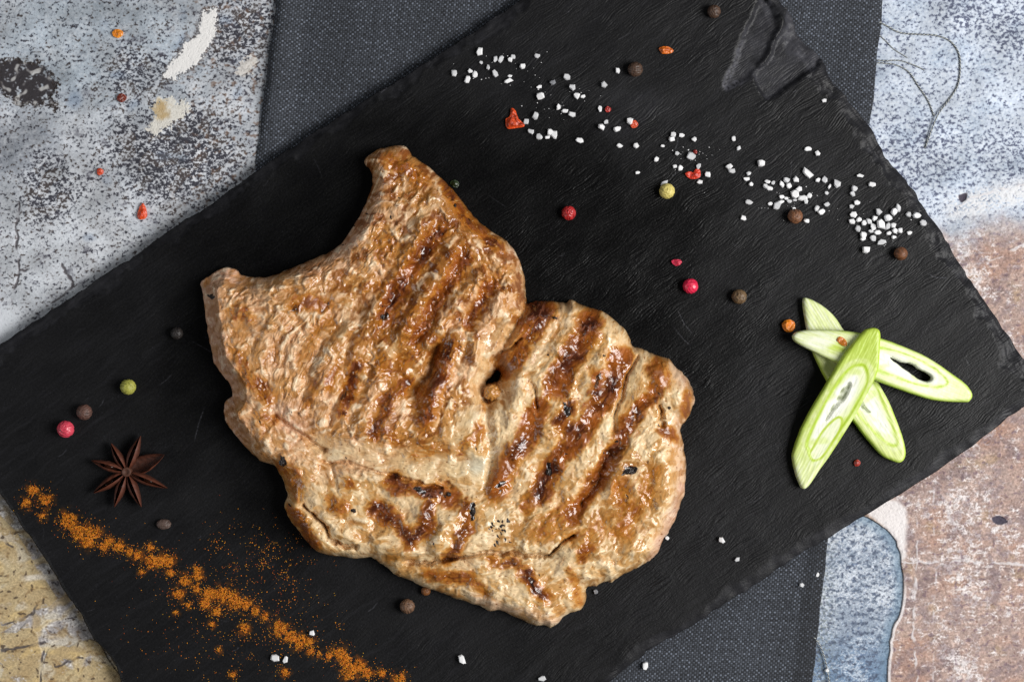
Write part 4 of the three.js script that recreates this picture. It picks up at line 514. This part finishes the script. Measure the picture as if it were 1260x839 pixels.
// ───────────────────────── peppercorns ─────────────────────────
function corn(seed, amp, f) {          // wrinkled berry of radius 1
  let s = new THREE.IcosahedronGeometry(1, 14); s.deleteAttribute('normal'); s.deleteAttribute('uv'); s = mergeVertices(s, 1e-5);
  const p = s.attributes.position, v = new Float32Array(p.count);
  for (let i = 0; i < p.count; i++) { const x = p.getX(i), y = p.getY(i), z = p.getZ(i), a = x * f + 0.8 * y, b = z * f - 0.6 * y * f; const r = 1 - 2 * Math.abs(n2(a, b, seed)), r2 = 1 - 2 * Math.abs(n2(a * 2.1, b * 2.1 + y, seed + 4)), m = amp * (0.7 * r + 0.35 * r2); v[i] = 0.7 * r + 0.35 * r2; p.setXYZ(i, x * (1 + m), y * (1 + m), z * (1 + m)); }
  s.computeVertexNormals(); s.userData = { v }; return s;
}
function berry(name, label, category, x, y, r, lo, hi, seed, amp = 0.09, f = 2.4, opts = {}) {
  const g = corn(seed, amp, f), v = g.userData.v, c = new Float32Array(v.length * 3); g.userData = {};
  for (let i = 0; i < v.length; i++) { const t = clamp(0.5 + 0.55 * v[i]); for (let m = 0; m < 3; m++) c[3 * i + m] = mix(lin(lo[m]), lin(hi[m]), t); }
  g.setAttribute('color', new THREE.BufferAttribute(c, 3)); const R = r * PX * 0.9; g.scale(R, R * (opts.flat ?? 0.95), R * (opts.long ?? 1)); g.rotateY(seed);
  const base = slateTop(x, y), m = part(name, g, new THREE.MeshPhysicalMaterial({ vertexColors: true, roughness: opts.rough ?? 0.6, clearcoat: opts.coat ?? 0.1, clearcoatRoughness: 0.3 }), scene);
  const hh = R * (opts.flat ?? 0.95); m.position.set(X(x, KH(hh)), base + hh * 0.96, Z(y, KH(hh))); return tag(m, label, category, opts.group);
}
const BL = [[24, 18, 15], [78, 56, 42]];
const blacks = [[879, 14, 8.5, 'black peppercorn at the top edge of the picture beside the chipped slate corner'], [782, 85, 9.5, 'black peppercorn below the orange chilli flake near the upper middle'], [979, 266, 9.5, 'brownish black peppercorn touching the loose salt left of the densest heap', [[40, 26, 18], [120, 78, 50]]], [1109, 312, 9, 'smooth dark brown peppercorn just below the densest salt heap', [[44, 26, 14], [112, 68, 38]]], [910, 365, 9.5, 'black peppercorn right of the bright red peppercorn', [[26, 20, 16], [110, 86, 58]]], [501, 746, 9.5, 'black peppercorn below the lower edge of the steak', [[34, 26, 22], [112, 82, 60]]], [524, 727, 6, 'small cracked peppercorn touching the lower edge of the steak', [[24, 14, 10], [128, 78, 34]]], [103, 507, 10, 'black peppercorn beside the left pink peppercorn', [[32, 20, 18], [96, 66, 56]]], [217, 410, 8, 'nearly invisible black peppercorn left of the steak', [[10, 9, 9], [34, 28, 26]]]];
blacks.forEach(([x, y, r, l, c = BL], i) => berry('black_peppercorn', l, 'peppercorn', x, y, r, c[0], c[1], 401 + i, i === 3 ? 0.04 : 0.10, i === 3 ? 1.6 : 2.6));
berry('black_peppercorn', 'flattened broken peppercorn below the star anise', 'peppercorn', 201, 645, 9, [34, 26, 24], [88, 70, 62], 421, 0.16, 2.4, { flat: 0.5, long: 0.7 });
berry('red_peppercorn', 'dark red wrinkled peppercorn right of the upper steak', 'peppercorn', 700, 262, 9, [84, 10, 14], [186, 40, 42], 431, 0.12, 2.4, { coat: 0.4, rough: 0.4 });
berry('red_peppercorn', 'bright red pink peppercorn right of the steak, beside a broken red husk', 'peppercorn', 850, 352, 10, [176, 10, 44], [222, 40, 78], 432, 0.07, 1.8, { coat: 0.4, rough: 0.4 });
berry('red_peppercorn', 'pink red peppercorn at the left above the star anise', 'peppercorn', 80, 528, 10.5, [140, 16, 38], [216, 72, 92], 433, 0.13, 2.0, { coat: 0.4, rough: 0.42 });
berry('green_peppercorn', 'yellow green peppercorn with a salt crystal behind it', 'peppercorn', 821, 235, 10, [138, 122, 50], [216, 200, 116], 441, 0.09, 2.6, { rough: 0.55 });
berry('green_peppercorn', 'olive green peppercorn left of the steak', 'peppercorn', 157, 476, 10, [96, 100, 34], [168, 166, 74], 442, 0.10, 2.4, { rough: 0.55 });

// ───────────────────────── chilli flakes, seeds, husk ─────────────────────────
function flake(name, label, category, outline, c0, c1, seed, { thick = 0.0006, curl = 0.0008, base, k, trans = 0.1, rim } = {}) {
  const L = loop(outline, 4, 0.9, 0.25, seed), cxm = outline.reduce((a, p) => a + p[0], 0) / outline.length, cym = outline.reduce((a, p) => a + p[1], 0) / outline.length, b = base ?? slateTop(cxm, cym);
  const top = (x, y, d) => b + thick + curl * (0.5 + 0.7 * n2(x * 0.12, y * 0.12, seed)) * sm(-1, 4, d) + 0.0002 * n2(x * 0.5, y * 0.5, seed + 1);
  const color = (x, y, h, c) => { const d = sdf([L], x, y), t = clamp(0.45 + 0.9 * fbm(x * 0.22, y * 0.22, 3, seed + 3) + (rim ?? 0.3) * sm(2.2, 0, Math.abs(d))); for (let m = 0; m < 3; m++) c[m] = mix(lin(c0[m]), lin(c1[m]), t); };
  const g = relief({ loops: [L], cell: 0.7, k: k ?? 1, top, color, floor: () => b - 0.0001, inset: 0.6 });
  return tag(part(name, g, new THREE.MeshPhysicalMaterial({ vertexColors: true, roughness: 0.45, clearcoat: 0.3, clearcoatRoughness: 0.3 }), scene), label, category);
}
const kT = KH(TOP), onT = { base: TOP + 0.00015, k: kT };
flake('chilli_flake', 'large triangular orange red chilli flake at the left end of the salt', 'chilli flake', [[629, 133], [634, 136], [638, 146], [645, 153], [644, 156], [634, 158], [624, 158], [622, 147], [627, 143]], [120, 28, 8], [220, 78, 24], 501, { curl: 0.0016, rim: 0.5 });
flake('chilli_flake', 'orange chilli flake near the top of the slate', 'chilli flake', [[811, 60], [817, 57], [824, 58], [829, 63], [824, 66], [815, 66]], [150, 60, 8], [222, 116, 26], 502, { curl: 0.001 });
flake('chilli_flake', 'tiny dark red chilli bit beside the slim salt crystal in the upper scatter', 'chilli flake', [[744, 134], [748, 131], [752, 134], [750, 138], [746, 138]], [96, 14, 10], [176, 40, 28], 503);
flake('chilli_flake', 'small orange red chilli bit touching a salt crystal above the sparse salt', 'chilli flake', [[776, 151], [781, 148], [785, 152], [783, 157], [777, 157]], [150, 34, 10], [216, 84, 40], 504);
flake('chilli_flake', 'two lobed red chilli flake amid the salt above the yellow green peppercorn', 'chilli flake', [[843, 214], [848, 211], [853, 212], [856, 208], [861, 209], [862, 217], [857, 220], [849, 220]], [160, 22, 8], [222, 66, 34], 505, { curl: 0.0012 });
flake('chilli_flake', 'tiny dark red chilli speck beside the largest crystal of the sparse salt', 'chilli flake', [[853, 186], [856, 184], [858, 187], [856, 190]], [90, 18, 12], [140, 30, 20], 506);
flake('chilli_flake', 'dark red chilli speck below the leek slices', 'chilli flake', [[1051, 568], [1055, 565], [1059, 568], [1057, 573], [1052, 573]], [110, 22, 14], [158, 48, 34], 507);
flake('chilli_flake', 'round orange speck on the grey table at the top left', 'chilli flake', [[138, 40], [143, 36], [150, 38], [151, 43], [146, 47], [140, 45]], [206, 112, 14], [238, 150, 36], 508, onT);
flake('chilli_flake', 'dark reddish brown speck on the grey table', 'chilli flake', [[144, 119], [149, 115], [155, 118], [155, 123], [149, 126], [144, 123]], [82, 26, 16], [128, 48, 28], 509, onT);
flake('chilli_flake', 'tiny red speck on the grey table nearest the pale streak', 'chilli flake', [[119, 210], [123, 207], [127, 210], [126, 214], [121, 216]], [176, 40, 14], [216, 84, 40], 510, onT);
flake('chilli_flake', 'red orange drop shaped flake on the table by the slate edge', 'chilli flake', [[169, 262], [173, 253], [176, 250], [180, 258], [181, 266], [176, 270], [170, 269]], [190, 46, 10], [222, 84, 30], 511, onT);
flake('spice_seed', 'round orange seed left of the leek slices', 'seed', [[962, 401], [965, 395], [971, 393], [977, 396], [978, 402], [974, 408], [967, 408]], [192, 98, 12], [236, 142, 30], 512, { thick: 0.0012, curl: 0.0014, rim: 0.1 });
flake('spice_seed', 'brown orange seed bit lying on the leek slice with the hollow', 'seed', [[1030, 418], [1034, 414], [1039, 416], [1043, 422], [1041, 426], [1035, 424]], [128, 58, 10], [216, 132, 34], 513, { base: 0.0071, k: KH(0.0078), thick: 0.0006 });
flake('pepper_husk', 'small crescent of broken pink peppercorn husk', 'peppercorn husk', [[826, 321], [830, 319], [837, 320], [839, 323], [835, 327], [829, 326]], [150, 10, 36], [214, 52, 86], 514, { thick: 0.0008 });
flake('herb_bit', 'dark green herb bit at the upper right edge of the steak', 'herb bit', [[554, 224], [560, 221], [565, 226], [562, 231], [556, 229]], [16, 28, 10], [36, 52, 18], 515, { thick: 0.0004 });

// ───────────────────────── salt ─────────────────────────
{
  const white = new THREE.MeshPhysicalMaterial({ color: new THREE.Color(0.9, 0.9, 0.91), roughness: 0.6, specularIntensity: 0.5, transmission: 0.18, thickness: 0 }), clear = new THREE.MeshPhysicalMaterial({ color: new THREE.Color(0.42, 0.43, 0.46), roughness: 0.3, transmission: 0.5, thickness: 0.0015, ior: 1.54 });
  const milky = new THREE.MeshPhysicalMaterial({ color: new THREE.Color(0.88, 0.885, 0.9), roughness: 0.35, specularIntensity: 0.8, transmission: 0.42, thickness: 0 });
  const r = rng(77);
  function salt(x, y, w, h, { turn = (r() - 0.5) * 0.9, base, k, mat = r() < 0.4 ? milky : white, lift = 0 } = {}) {
    const pts = [], a = w / 2 * PX * 1.06 * (0.88 + 0.24 * r()), c = h / 2 * PX * 1.06 * (0.88 + 0.24 * r()), b = Math.min(a, c) * (0.6 + 0.25 * r()), n = 5 + Math.floor(r() * 4), ph = r() * 6.283, sq = 2.4 + r() * 1.5;
    for (let i = 0; i < n; i++) { const t = ph + (i + 0.55 * (r() - 0.5)) * 6.283 / n, ca = Math.cos(t), sa = Math.sin(t), q = (0.72 + 0.36 * r()) / Math.pow(Math.abs(ca) ** sq + Math.abs(sa) ** sq, 1 / sq), e = 0.62 + 0.3 * r();
      pts.push(new THREE.Vector3(a * ca * q, b * (0.15 + 0.3 * (r() - 0.5)), c * sa * q), new THREE.Vector3(a * ca * q * e, b * (0.8 + 0.3 * r()), c * sa * q * e), new THREE.Vector3(a * ca * q * 0.85, -b * (0.7 + 0.3 * r()), c * sa * q * 0.85)); }
    const g = new ConvexGeometry(pts); g.rotateX((r() - 0.5) * 0.35); g.rotateZ((r() - 0.5) * 0.35); g.rotateY(turn);
    g.computeBoundingBox(); g.translate(0, -g.boundingBox.min.y, 0); const bs = base ?? slateTop(x, y);
    const m = part('salt_crystal', g, mat, scene); m.position.set(X(x, k ?? KH(b)), bs + lift, Z(y, k ?? KH(b))); return m;
  }
  const ORD = ['leftmost', 'second', 'third', 'fourth', 'fifth', 'sixth', 'seventh', 'eighth', 'ninth', 'tenth', 'eleventh', 'twelfth', 'thirteenth', 'fourteenth', 'fifteenth', 'sixteenth', 'seventeenth', 'eighteenth', 'nineteenth', 'twentieth', 'twenty-first', 'twenty-second', 'twenty-third', 'twenty-fourth', 'twenty-fifth', 'rightmost'];
  const set = (list, where, group) => {       // named by their order from left to right inside their own patch
    const sorted = [...list].sort((a, b) => a[0] - b[0]);
    sorted.forEach((p, i) => { const [x, y, w, h, lift] = p, size = w * h > 80 ? 'large ' : w * h < 36 ? 'tiny ' : '', long = Math.max(w / h, h / w) > 1.45 ? 'slim ' : '', ord = i === 0 ? 'leftmost' : i === sorted.length - 1 ? 'rightmost' : ORD[i] + ' from left'; tag(salt(x, y, w, h, { lift: lift ?? 0 }), `${size}${long}white salt crystal, ${ord} ${where}`, 'salt crystal', group); });
  };
  set([[589.2, 62.7, 8, 11], [591.8, 77, 6, 5], [609.7, 73.1, 6, 10], [616.3, 72.5, 6, 10], [627.6, 73.1, 7, 8], [631.5, 70, 7, 6], [643.3, 81.5, 8.5, 8], [661, 68.6, 9, 5.5], [600.8, 83, 5, 8.5], [608.6, 90.2, 7, 9.5], [559.3, 90.2, 7.5, 10], [578.4, 87.7, 7, 7], [584.7, 91.3, 6.5, 8], [575.2, 98.1, 8, 10.5], [627.4, 93.4, 7, 4.5], [626, 99.2, 10.5, 5]],
    'in the scatter nearest the napkin', 'salt crystals of the leftmost scatter');
  set([[663.3, 106.5, 9.5, 5], [665.5, 117.9, 9, 10], [697.6, 95.4, 8, 9], [704.1, 107.2, 8, 9], [709.8, 117.9, 7, 10], [717.1, 118.8, 7, 5], [687.3, 131.9, 7, 8], [695.1, 136.5, 8.5, 6.5], [704.4, 140.8, 10, 7.5]],
    'above and right of the triangular chilli flake', 'salt crystals up and right of the triangular chilli flake');
  set([[659.2, 142.8, 7.5, 11.5], [647.6, 149.4, 7, 8], [653.1, 161.5, 9, 6], [663.5, 168.5, 8, 8], [677.3, 162.3, 9, 8], [682.4, 166.5, 8, 10.5], [673.7, 168.7, 6, 5], [713.4, 172.6, 9, 7]],
    'right beside the triangular chilli flake', 'salt crystals beside the triangular chilli flake');
  set([[760.3, 86.8, 6.5, 8.5], [743.6, 104.4, 9, 9], [738.6, 133.7, 5, 8], [746, 149.9, 6, 5.5], [740.3, 156.4, 9, 9], [759.7, 158.6, 10.5, 6.5], [774.8, 148.8, 9, 8], [762.5, 179.2, 7, 6.5], [782.5, 179.2, 8.5, 7], [784.4, 212.6, 5.5, 5]],
    'below the upper black peppercorn', 'salt crystals below the upper black peppercorn');
  set([[807.7, 195.9, 6.5, 8], [815.6, 179.5, 6, 4], [829, 165.5, 7, 7], [826.8, 171, 7, 7], [838.9, 166.6, 7.5, 7], [854.5, 171.5, 8, 8], [833.4, 188.8, 6.5, 5.5], [850.7, 192.3, 10, 10], [830.7, 204.7, 5, 4.5], [837.5, 206.8, 7, 6.5], [859.7, 204.4, 6, 9], [871.2, 215, 7, 6.5], [860.8, 223.6, 8.5, 7]],
    'around the two lobed chilli flake', 'salt crystals around the two lobed chilli flake');
  set([[903.2, 170.3, 5, 6.5], [909.6, 182.3, 5, 6], [937.3, 201, 9, 10], [897.4, 205.3, 9, 7], [901.2, 210.2, 8, 6], [921.4, 213.4, 7, 5.5], [919, 220.3, 8.5, 5], [924.2, 226.7, 7, 5.5], [921.4, 248.8, 9.5, 7.5], [915.4, 268.2, 7.5, 7]],
    'in the sparse middle strip', 'salt crystals of the sparse middle strip');
  set([[944.6, 223.3, 6.5, 5.5], [951.9, 225, 5.5, 5.5], [942, 229.5, 6, 7], [947.2, 231.5, 8, 5], [962.4, 226.5, 5.5, 8], [968.2, 221.8, 9, 6.5], [971.4, 228.5, 7, 7], [979.6, 220.9, 9, 8], [983.9, 232.1, 9, 8.5], [978.3, 238.8, 9, 10], [978.5, 246, 5, 3.5], [988.4, 243.5, 11, 11], [992, 248, 8, 8, 0.0004], [996.7, 240.5, 7, 8.5], [962, 242.4, 6.5, 5.5], [967.6, 243.9, 6, 5], [971.6, 247.8, 7, 5.5], [961.5, 248.4, 8.5, 6], [956.4, 253, 10, 12], [948.2, 250.6, 7, 5.5], [977.2, 256.4, 5.5, 3.5], [992.7, 271.4, 7, 5.5]],
    'around the brownish peppercorn', 'salt crystals in the patch above the brownish peppercorn');
  set([[994.4, 183.2, 8, 6.5], [1006.6, 188.3, 8, 8], [1007, 221, 6.5, 6], [1015.2, 221.2, 9, 8], [1020.8, 229.5, 4.5, 6], [1017.6, 237.5, 5.5, 5], [1030.9, 225.7, 11, 12], [1005.5, 256.1, 5.5, 8], [1010.9, 260.4, 10, 7], [1018, 251.6, 7.5, 8]],
    'between the two heaps', 'salt crystals between the two heaps');
  set([[1055, 249.6, 8, 8], [1048.3, 253.9, 7, 6.5], [1050.7, 264.3, 8, 8], [1048.6, 272.2, 9, 7], [1057.2, 270.2, 8, 7], [1063.6, 274.3, 5.5, 7], [1069.8, 271.9, 8, 9], [1076.4, 268.9, 6, 8], [1081.6, 260.7, 8, 9], [1093.6, 268.1, 9, 9], [1100.4, 260.7, 8, 9], [1106.2, 255.6, 7, 10], [1056.2, 281.3, 8, 8], [1062.7, 289, 8, 8.5], [1062.3, 294.2, 7, 5.5], [1075, 279, 7, 9.5], [1072.3, 284.4, 7, 5.5], [1080.5, 286.1, 11, 6], [1075, 293.4, 8.5, 8], [1085, 298, 10, 8], [1093.2, 278.2, 6, 10], [1099.8, 277, 7, 7], [1093.8, 287, 7, 5], [1101.7, 283.8, 8, 7], [1108.2, 283.8, 6.5, 8.5], [1100.3, 291.7, 7, 4.5]],
    'in the densest heap', 'salt crystals of the densest heap');
  set([[1119, 263.7, 8, 9], [1128.8, 265, 9.5, 9], [1137, 274.6, 8, 8], [1119.7, 286.7, 7, 5]], 'between densest heap and slate edge', 'salt crystals right of the densest heap');
  set([[1058.5, 216, 10, 6.5], [1073.7, 227, 11, 8.5], [1052, 232, 9, 9], [1049.5, 238.5, 8, 7, 0.0002]], 'just above the densest heap', 'salt crystals above the densest heap');
  const one = (x, y, w, h, label, o = {}) => tag(salt(x, y, w, h, o), label, 'salt crystal');
  one(994, 213, 9, 17, 'long white salt crystal standing out above the loose patch', { turn: 0.9 });
  one(1084.3, 275.9, 11, 15, 'largest white salt crystal, in the middle of the densest heap', { lift: 0.0004 });
  one(1066.7, 307.5, 11, 10, 'greyish salt crystal apart below the densest heap');
  one(1014.1, 123.7, 8, 5.5, 'lone white salt crystal below the chipped slate corner');
  one(680.5, 100.9, 9.5, 7.5, 'grey see-through salt crystal in the upper scatter', { mat: clear });
  one(817.3, 225.5, 11, 6, 'white salt crystal half hidden behind the yellow green peppercorn', { turn: 0.6 });
  one(384, 779.2, 7, 8, 'white salt crystal at the upper edge of the orange spice streak');
  one(338.3, 809.7, 10, 9, 'rounded white salt crystal below the orange spice streak, left of the pair');
  one(351, 811.7, 6, 10, 'slim white salt crystal below the orange spice streak, right of the pair');
  one(568, 811, 8, 13, 'lone slim white salt crystal below the steak at the bottom of the picture');
  one(667, 835, 10, 8, 'white salt crystal cut by the bottom edge of the picture');
  one(888.5, 664.4, 10, 7, 'lone white salt crystal right of the steak near lower slate edge, upper of two');
  one(907.5, 688.7, 7, 7, 'lone white salt crystal right of the steak near lower slate edge, lower of two');
  one(821, 662, 5, 5, 'small white salt crystal touching the right edge of the steak');
  one(733, 728, 6, 6, 'small see-through salt crystal in the notch of the lower steak edge', { mat: clear });
  { const spots = []; for (let i = 0; i < 110; i++) { const [cx, cy, sx, sy] = [[1084, 276, 34, 22], [975, 243, 36, 22], [620, 85, 40, 20], [850, 195, 34, 26], [690, 130, 40, 30]][i % 5]; spots.push([cx + (r() + r() + r() - 1.5) * sx * 1.2, cy + (r() + r() + r() - 1.5) * sy * 1.2, 0.00008 + 0.00016 * r() * r()]); }
    const m = shadows(new THREE.InstancedMesh(new THREE.IcosahedronGeometry(1, 0), white, spots.length)), d = new THREE.Object3D(); spots.forEach(([x, y, q], i) => { d.position.set(X(x), slateTop(x, y) + q * 0.6, Z(y)); d.rotation.set(r() * 3, r() * 3, r() * 3); d.scale.set(q, q * 0.7, q * 1.2); d.updateMatrix(); m.setMatrixAt(i, d.matrix); }); m.name = 'salt_dust'; scene.add(m); tag(m, 'fine white salt dust between the salt crystals on the slate', 'salt', null, 'stuff'); }
  const kN = KH(NAP);
  one(793.4, 819, 7, 10, 'white salt crystal on the napkin beside the slate edge', { base: NAP, k: kN });
  one(986.6, 719.2, 6.5, 6.5, 'white salt crystal on the dark right border of the napkin', { base: NAP, k: kN });
  one(1006, 707, 4, 8, 'white salt sliver at the right edge of the napkin on the blue paint', { base: TOP, k: kT });
  one(1018, 824.5, 6, 6, 'pale salt crystal on the blue painted table beside the napkin', { base: TOP - 0.0003, k: kT });
}

// ───────────────────────── ground spice ─────────────────────────
{
  const r = rng(99), clumps = SPICE;
  const grain = new THREE.IcosahedronGeometry(1, 0), mat = new THREE.MeshStandardMaterial({ roughness: 0.9 });
  const build = (name, spots, label) => {
    const m = shadows(new THREE.InstancedMesh(grain, mat, spots.length)), d = new THREE.Object3D(), c = new THREE.Color();
    spots.forEach(([x, y, h, s], i) => { d.position.set(X(x), slateTop(x, y) + h, Z(y)); d.rotation.set(r() * 3, r() * 3, r() * 3); d.scale.set(s * (0.7 + 0.6 * r()), s * (0.6 + 0.5 * r()), s * (0.7 + 0.6 * r())); d.updateMatrix(); m.setMatrixAt(i, d.matrix); const t = r(); t < 0.2 ? c.setRGB(lin(138), lin(58), lin(14)) : t < 0.9 ? c.setRGB(lin(200 + 36 * r()), lin(112 + 44 * r()), lin(12 + 20 * r())) : c.setRGB(lin(222), lin(150), lin(60)); m.setColorAt(i, c); });
    m.name = name; scene.add(m); tag(m, label, 'spice', null, 'stuff');
  };
  const gs = () => (r() + r() + r() + r() - 2) * 1.0, line = [], dust = [];
  for (const [x, y, rad0] of clumps) { const rad = rad0 * 0.74; const n = Math.round(rad * rad * 19); for (let i = 0; i < n; i++) { const a = r() * 6.283, q = Math.pow(r(), 0.6) * rad * (1 + 0.22 * (r() + r() - 1)), wob = 1 + 0.5 * n2(Math.cos(a) * 1.6 + x, Math.sin(a) * 1.6 + y, 91), gx = x + Math.cos(a) * q * wob, gy = y + Math.sin(a) * q * wob; if (n2(gx * 0.3, gy * 0.3, 92) + 0.5 * n2(gx * 0.7, gy * 0.7, 94) < -0.05 && r() < 0.8) continue; line.push([gx, gy, 0.0001 + Math.max(0, 1 - q / rad) * rad * 0.16 * PX * r() * 1.5, (0.00005 + 0.00008 * r())]); } for (let i = 0; i < rad * 9; i++) dust.push([x + gs() * rad * 2.2, y + gs() * rad * 2.2, 0.00006, 0.00007 + 0.00010 * r()]); }
  for (let i = 0; i < 1500; i++) { const t = i % 3; const [cx, cy, sx, sy] = t === 0 ? [325, 690, 55, 40] : t === 1 ? [270, 740, 90, 60] : [300, 790, 80, 45]; const x = cx + gs() * sx * 1.2, y = cy + gs() * sy * 1.2; if (n2(x * 0.06, y * 0.06, 93) < -0.15) continue; dust.push([x, y, 0.00005, 0.00007 + 0.00014 * r() * r()]); }
  for (const [cx, cy, n, sp] of [[352, 706, 40, 12], [322, 695, 30, 9], [268, 670, 24, 8], [356, 740, 24, 10], [418, 770, 14, 5], [290, 694, 20, 8], [330, 674, 24, 10]]) for (let i = 0; i < n; i++) dust.push([cx + gs() * sp, cy + gs() * sp, 0.00006, 0.00008 + 0.0001 * r()]);
  build('ground_spice', line, 'line of orange ground spice heaped along the lower left of the slate');
  build('spice_dust', dust, 'fine orange spice dust sprinkled around the heaped orange line');
}

renderer.render(scene, camera);
